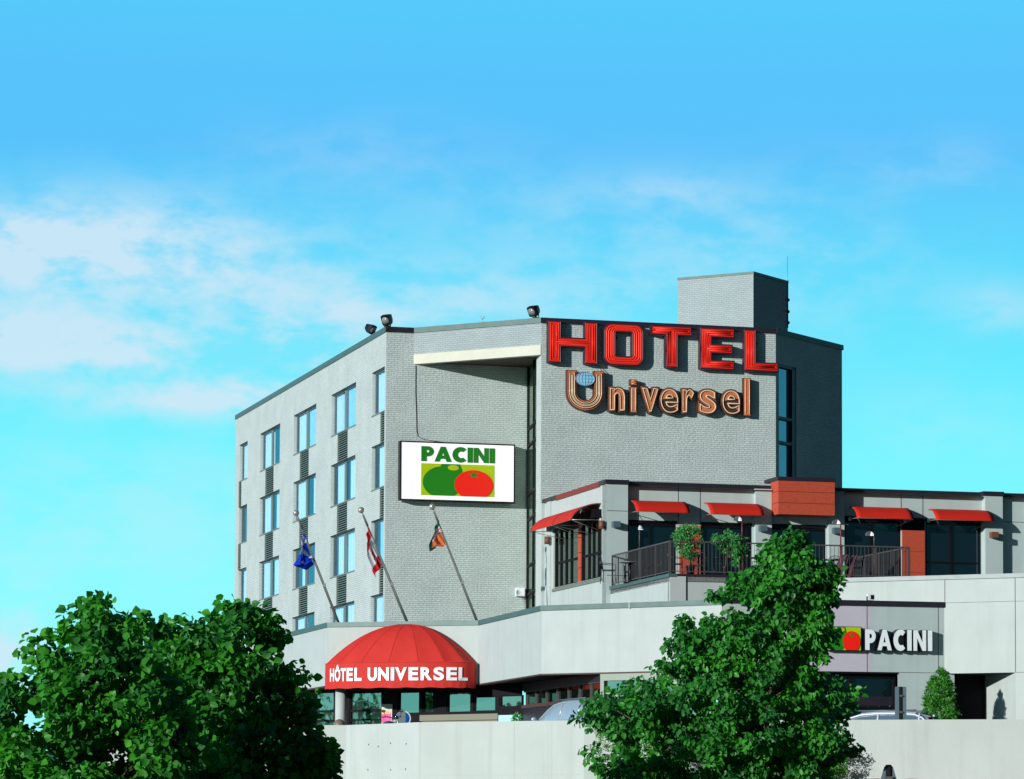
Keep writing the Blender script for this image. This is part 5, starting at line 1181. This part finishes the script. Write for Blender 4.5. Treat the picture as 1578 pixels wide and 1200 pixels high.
# ------------------------------------------------------------------ terrace furniture
def chair(loc, rz, label):
    t = thing('terrace_chair', label, 'chair', loc, rz, 'dark metal chairs on the terrace'); B = WM[t.name]
    mb = MB(); mb.box(-.22, .22, -.22, .22, .43, .46); mb.build('seat', M_['chair'], t, B)
    mb = MB(); pts = [(-.21, .23, .46), (-.23, .28, .75), (-.17, .31, .90), (0, .32, .94), (.17, .31, .90), (.23, .28, .75), (.21, .23, .46)]; mb.tube(pts, .014, 6)
    for k in range(1, 8): x = -.21 + .42 * k / 8; mb.tube([(x, .23, .47), (x, .295, .90 - abs(x) * .2)], .007, 5)
    mb.build('backrest', M_['chair'], t, B)
    for sx in (-1, 1):
        for sy in (-1, 1): MB().tube([(sx * .20, sy * .2, .44), (sx * .23, sy * .23, 0)], .013, 6).build('leg', M_['chair'], t, B)
        MB().tube([(sx * .23, .27, .68), (sx * .26, .0, .67), (sx * .25, -.2, .64), (sx * .22, -.21, .45)], .012, 6).build('armrest', M_['chair'], t, B)
    return t
def table(loc, label):
    t = thing('terrace_table', label, 'table', loc, 0, 'small dark tables on the terrace'); B = WM[t.name]
    MB().tube([(0, 0, .71), (0, 0, .735)], .38, 24, smooth=False).build('table_top', M_['tabletop'], t, B); MB().tube([(0, 0, .03), (0, 0, .71)], .03, 8).build('pedestal', M_['chair'], t, B)
    mb = MB()
    for k in range(4): a = math.pi / 4 + k * math.pi / 2; mb.tube([(0, 0, .04), (.28 * math.cos(a), .28 * math.sin(a), .02)], .02, 6)
    mb.build('foot', M_['chair'], t, B); return t
spots = [(1.0, -2.2, 'table just inside the left railing by the corner pier'), (1.3, -.95, 'table between the two potted trees'), (3.6, -1.2, 'table behind the treetop left of the doorway'), (6.2, -1.2, 'table at the right end of the terrace')]
order = ['at left of', 'at right of', 'in front of', 'behind']
for k, (u_, w, lb) in enumerate(spots):
    u_, w = (u_, w) if k else (-1.6 + 1.6, -4.6); p = TC.pt(u_, ZT - .02, w); table(tuple(p), 'small round dark ' + lb)
    for j, (dx, dy, rz) in enumerate(((-.75, 0, 90), (.75, .05, -90), (0, .75, 0))): chair(tuple(p + Vector((dx, dy, 0))), R(rz + random.uniform(-20, 20)), 'dark metal chair %s the %s' % (('left of', 'right of', 'beyond')[j], lb))
p = TC.pt(6.9, ZT - .02, -.55)
def sling(p, rz, label):
    t = thing('folding_chair', label, 'folding chair', tuple(p), rz, 'striped folding chairs leaning on the railing'); B = WM[t.name]
    for s_ in (-.24, .24): MB().tube([(s_, -.3, 0), (s_, -.08, .35), (s_, .06, .62), (s_, .1, .85)], .014, 6).build('side_frame', M_['rail'], t, B)
    rows = [[(x, -.28 + g * .36 - .03 * math.sin(g * 3), .04 + g * .82 + .03 * math.sin(g * 3)) for x in (-.22, 0, .22)] for g in np.linspace(0, 1, 8)]
    MB().grid(rows).build('sling_seat', mat('sling_maroon', (.12, .04, .06), .8), t, B)
sling(TC.pt(6.35, ZT - .02, -.7), R(-60), 'maroon folding chair leaning at the right of the terrace, left one'); sling(TC.pt(6.75, ZT - .02, -.7), R(-60), 'maroon folding chair leaning at the right of the terrace, right one')

# ------------------------------------------------------------------ vehicles behind the parapet
def car(name, label, cat, loc, rz, L, W, H, belt, hood, paint, prof, group=None, shell=None):
    """x across, y forward. prof: roofline (y, z) from rear to front"""
    t = thing(name, label, cat, loc, rz, group); B = WM[t.name]; hw = W / 2
    # lower body
    st = np.linspace(-L / 2, L / 2, 25); rows = []
    for y in st:
        e = 1 - .16 * abs(2 * y / L) ** 5; f = 1 - .10 * abs(2 * y / L) ** 8
        top = belt if y < L * .16 else belt - (belt - hood) * min(1, (y - L * .16) / (L * .10)) ** .8 - .10 * max(0, (y - L * .3) / (L * .2)) ** 2
        w = hw * e; rows.append([(-w * .93, y * f, .22), (-w, y * f, .42), (-w, y * f, top - .18), (-w * .96, y * f, top - .03), (-w * .88, y * f, top), (0, y * f, top + .02), (w * .88, y * f, top), (w * .96, y * f, top - .03), (w, y * f, top - .18), (w, y * f, .42), (w * .93, y * f, .22)])
    mb = MB(); mb.grid(rows); k = len(rows[0]); n = len(rows); mb.f += [tuple(range(k)), tuple((n - 1) * k + i for i in range(k - 1, -1, -1))]; mb.sm += [False, False]
    body = mb.build('body', paint, t, B)
    # greenhouse with glass, and roof
    gl = []; rf = []
    for y, z in prof:
        g = (z - belt) / (H - belt); w = hw * (.90 - .17 * g); gl.append([(-hw * .90, y, belt - .02), (-w, y, max(z - .07, belt)), (-w * .86, y, z - .015), (0, y, z), (w * .86, y, z - .015), (w, y, max(z - .07, belt)), (hw * .90, y, belt - .02)])
    MB().grid(gl).build('hard_top' if shell else 'window_glass', shell or M_['glass_van'], t, B)
    if shell:
        for s_ in (-1, 1): MB().box(s_ * (hw - .01), s_ * (hw + .008), -L * .36, L * .12, belt - .32, belt - .1).build('side_window', M_['glass_van'], t, B)
        MB().box(-hw * .7, hw * .7, -L / 2 - .006, -L / 2 + .1, belt - .34, belt - .1).build('rear_window', M_['glass_van'], t, B)
    rr = [[(x * 1.004, y, z + .012) for x, y, z in g[1:6]] for g, (yy, zz) in zip(gl, prof) if zz > belt + (H - belt) * .80]
    roof = MB().grid(rr).build('roof', paint, t, B)
    mb = MB()
    for s_ in (1, 5):
        mb.tube([(g[s_][0] * 1.01, g[s_][1], g[s_][2]) for g in gl], .028, 6)
    mb.build('pillar_trim', paint, t, B)
    for s_ in (-1, 1):
        ys = [prof[0][0] + .35, (prof[0][0] + prof[-1][0]) / 2]
        for y in ys: MB().tube([(s_ * hw * .905, y, belt - .02), (s_ * hw * .74, y, H - .08)], .035, 6).build('window_pillar', paint, t, B)
        MB().tube([(s_ * hw * .6, prof[2][0], H + .035), (s_ * hw * .6, prof[-3][0], H + .03)], .018, 6).build('roof_rail', M_['steel'], t, B)
        for y in (-L * .31, L * .31):
            w_ = MB().tube([(s_ * (hw - .2), y, .32), (s_ * (hw + .0), y, .32)], .32, 22).build('wheel', M_['black'], t, B); MB().tube([(s_ * (hw - .01), y, .32), (s_ * (hw + .015), y, .32)], .2, 14).build('rim', M_['pole'], w_, B)
        MB().box(s_ * hw * .72, s_ * hw * .95, -L / 2 * .99 - .01, -L / 2 + .2, belt - .38, belt - .12).build('tail_light', M_['coping_red'], t, B)
        MB().box(s_ * hw * .6, s_ * hw * .9, L / 2 * .9 - .15, L / 2 * .9 + .03, hood - .34, hood - .18).build('headlight', M_['lens'], t, B)
        MB().ball((s_ * (hw + .08), prof[-1][0] - .2, belt + .05), .09, .06, .07, 10, 6).build('mirror', paint, t, B)
    y, z = prof[1]; MB().box(-.2, .2, y - .09, y - .03, z - .045, z - .015).build('brake_light', M_['coping_red'], t, B)
    return t
silver = mat('silver_blue_paint', (.38, .47, .52), .3, .3); white = mat('white_paint', (.6, .64, .70), .25)
q = at(893, 1100, 106.5)
car('parked_minivan', 'silver-grey minivan, only its rounded metal roof showing over the white wall near the entrance', 'minivan', (q.x, q.y + 1.3, ZG), R(24), 4.6, 1.85, 1.60, 1.02, .98, silver,
    [(-2.12, 1.04), (-1.95, 1.45), (-1.75, 1.56), (-1.2, 1.60), (-.2, 1.60), (.5, 1.54), (.9, 1.40), (1.5, 1.10), (1.62, 1.02)], shell=silver)
q = at(1352, 1112, 110.5)
car('parked_car', 'white car with roof rails, only its roof showing over the white wall at right', 'car', (q.x, q.y + 0.6, ZG), R(68), 4.4, 1.8, 1.36, .92, .88, white,
    [(-2.0, .94), (-1.75, 1.22), (-1.5, 1.32), (-1.0, 1.36), (-.2, 1.36), (.3, 1.32), (.7, 1.20), (1.3, .96), (1.4, .92)])
def motorcycle():
    q = at(596, 1105, 105.0); t = thing('parked_motorcycle', 'dark parked motorcycle, only handlebar and mirrors showing over the wall left of the entrance poster', 'motorcycle', (q.x, q.y, ZG), R(-25)); B = WM[t.name]
    for y in (-.7, .7):
        w = MB().tube([(.3 * 0, y + .30 * math.cos(a), .31 + .30 * math.sin(a)) for a in np.linspace(0, 2 * math.pi, 25)[:-1]], .055, 8, True).build('wheel', M_['black'], t, B)
        mb = MB(); mb.tube([(-.06, y, .31), (.06, y, .31)], .05, 8)
        for k in range(6): a = k * math.pi / 3; mb.tube([(0, y, .31), (0, y + .26 * math.cos(a), .31 + .26 * math.sin(a))], .01, 5)
        mb.build('spokes', M_['pole'], w, B)
    MB().ball((0, .12, .78), .16, .32, .14).build('fuel_tank', M_['steel'], t, B); MB().ball((0, -.42, .74), .15, .38, .07).build('seat', M_['black'], t, B); MB().box(-.14, .14, -.25, .25, .3, .6).build('engine', M_['rail'], t, B)
    for s_ in (-1, 1): MB().tube([(s_ * .09, .7, .31), (s_ * .09, .45, .98)], .025, 8).build('fork', M_['pole'], t, B)
    MB().tube([(-.36, .22, 1.04), (-.2, .40, 1.05), (0, .44, 1.0), (.2, .40, 1.05), (.36, .22, 1.04)], .016, 8).build('handlebar', M_['black'], t, B)
    for s_ in (-1, 1): m = MB().ball((s_ * .30, .32, 1.22), .07, .02, .045).build('mirror', M_['black'], t, B); MB().tube([(s_ * .25, .36, 1.05), (s_ * .30, .34, 1.19)], .008, 5).build('mirror_stem', M_['black'], m, B)
    MB().ball((0, .50, .92), .09, .07, .09).build('headlight', M_['lens'], t, B); MB().ball((0, .48, 1.02), .12, .04, .08).build('windscreen', M_['glass_dark'], t, B)
motorcycle()
# poster on the entrance pillar, round board, litter bin
t = thing('entrance_poster', 'small pink and yellow poster on the pale pillar beside the entrance windows', 'poster', tuple(FBk.pt(FBk.u(597, 1100), FBk.z(597, 1112))))
a, b = FBk.u(589.5, 1100), FBk.u(605.5, 1100); z0, z1 = FBk.z(597, 1115), FBk.z(597, 1062)
MB().slab(a, b, ZG, FBk.z(597, 1085), .01, .05).build('pale_board', M_['cream'], t, FBk.M)
MB().slab(a + .02, b - .05, FBk.z(597, 1113), FBk.z(597, 1098), .055, .065).build('poster_sheet', mat('poster_pink', (.75, .09, .30), .5, noise=.3, nscale=6), t, FBk.M)
mb = MB(); zt_ = FBk.z(597, 1097.8)
for k in range(6): mb.slab(a + .03 + k * .055, a + .06 + k * .055, zt_ - .03, zt_ + .05, .066, .07)
mb.slab(a + .02, b - .05, zt_ - .05, zt_ - .025, .066, .07); mb.build('poster_heading', mat('poster_yellow', (.8, .6, .05), .5), t, FBk.M)
q = at(621, 1107, 109.0); t = thing('round_board', 'round board, grey with a blue right edge, behind the wall under the awning', 'board', (q.x, q.y, ZG)); B = Tm((q.x, q.y, q.z)) @ Matrix.Rotation(R(20), 4, 'Z')
me = curve_mesh([ell(0, 0, .24, .24, 36)], .03); link('disc', me, mat('board_grey', (.22, .28, .30), .5), t, B)
me = curve_mesh([[(.07, -.225)] + [(.238 * math.cos(R(a)), .238 * math.sin(R(a))) for a in range(-70, 71, 10)] + [(.07, .225)]], .004); me.transform(Tm((0, -.031, 0))); link('blue_edge', me, mat('board_blue', (.01, .10, .38), .4), t, B)
me = curve_mesh([[(.205 * math.cos(R(a)), .205 * math.sin(R(a))) for a in range(-75, 76, 10)] + [(.238 * math.cos(R(a)), .238 * math.sin(R(a))) for a in range(75, -76, -10)]], .003); me.transform(Tm((0, -.0355, 0))); link('white_rim', me, M_['white'], t, B)
MB().tube([(q.x, q.y + .03, ZG), (q.x, q.y + .03, q.z)], .03, 8).build('post', M_['rail'], t)
q = at(523, 1112, 106.0); t = thing('litter_bin', 'brown litter bin with a rounded lid beside the white round column', 'litter bin', (q.x, q.y, ZG))
MB().tube([(q.x, q.y, ZG), (q.x, q.y, ZG + .78)], .2, 18).build('bin_body', M_['rust'], t); MB().ball((q.x, q.y, ZG + .80), .19, .19, .20, 18, 10).build('lid', mat('bin_lid', (.18, .14, .10), .5), t)
# sign backs
def sign_back(px, y0, y1, depth, w_top, w_bot, zf, label, post_up=.0, yaw=0):
    q0, q1 = at(px, y1, depth), at(px, y0, depth); t = thing('traffic_sign', label, 'traffic sign', (q0.x, q0.y, zf), R(yaw)); B = Tm((q0.x, q0.y, 0)) @ Matrix.Rotation(R(yaw), 4, 'Z')
    me = curve_mesh([[(-w_bot / 2, q0.z), (w_bot / 2, q0.z), (w_top / 2, q1.z - .02), (w_top / 2 - .02, q1.z), (-w_top / 2 + .02, q1.z), (-w_top / 2, q1.z - .02)]], .008); link('plate', me, M_['steel'], t, B)
    mb = MB(); z1 = q1.z + post_up; mb.box(-.03, .03, -.05, -.012, zf, z1); mb.box(-.05, .05, -.016, -.009, zf, z1); mb.build('post', M_['black'], t, B)
    mb = MB()
    for g in (.3, .75): z = q0.z + (q1.z - q0.z) * g; mb.box(-.07, .07, -.06, -.05, z - .025, z + .025)
    mb.build('clamps', M_['rail'], t, B)
sign_back(1388, 1058, 1114, 105.5, .34, .34, ZG, 'tall grey traffic sign seen from behind, between the dark window and the cedar')
sign_back(1369.5, 1180, 1255, 60.0, .15, .62, gz(60), 'tapered grey sign back cut off by the bottom edge of the picture', .02)

# ------------------------------------------------------------------ belt of trees across the road behind the camera, mirrored in the entrance glass
def far_trees():
    r = np.random.default_rng(77); n = 16000; g = r.uniform(R(150), R(292), n); x = g * 250; top = 11.2 + 1.6 * np.sin(x * .09) + 1.5 * np.sin(x * .23 + 1) + 1.3 * np.sin(x * .61 + 2) + 1.2 * np.sin(x * 1.3)
    d = 250 + r.normal(size=n) * 4; C = np.stack([-10 + d * np.sin(g), 125 + d * np.cos(g), r.uniform(0, 1, n) ** .6 * top], 1)
    o = leaf_cloud('distant_trees', C, 2.0, M_['leaf_young'], None, r.uniform(0, 1, n), .2, .9, 77); tag(o, kind='stuff')
far_trees()
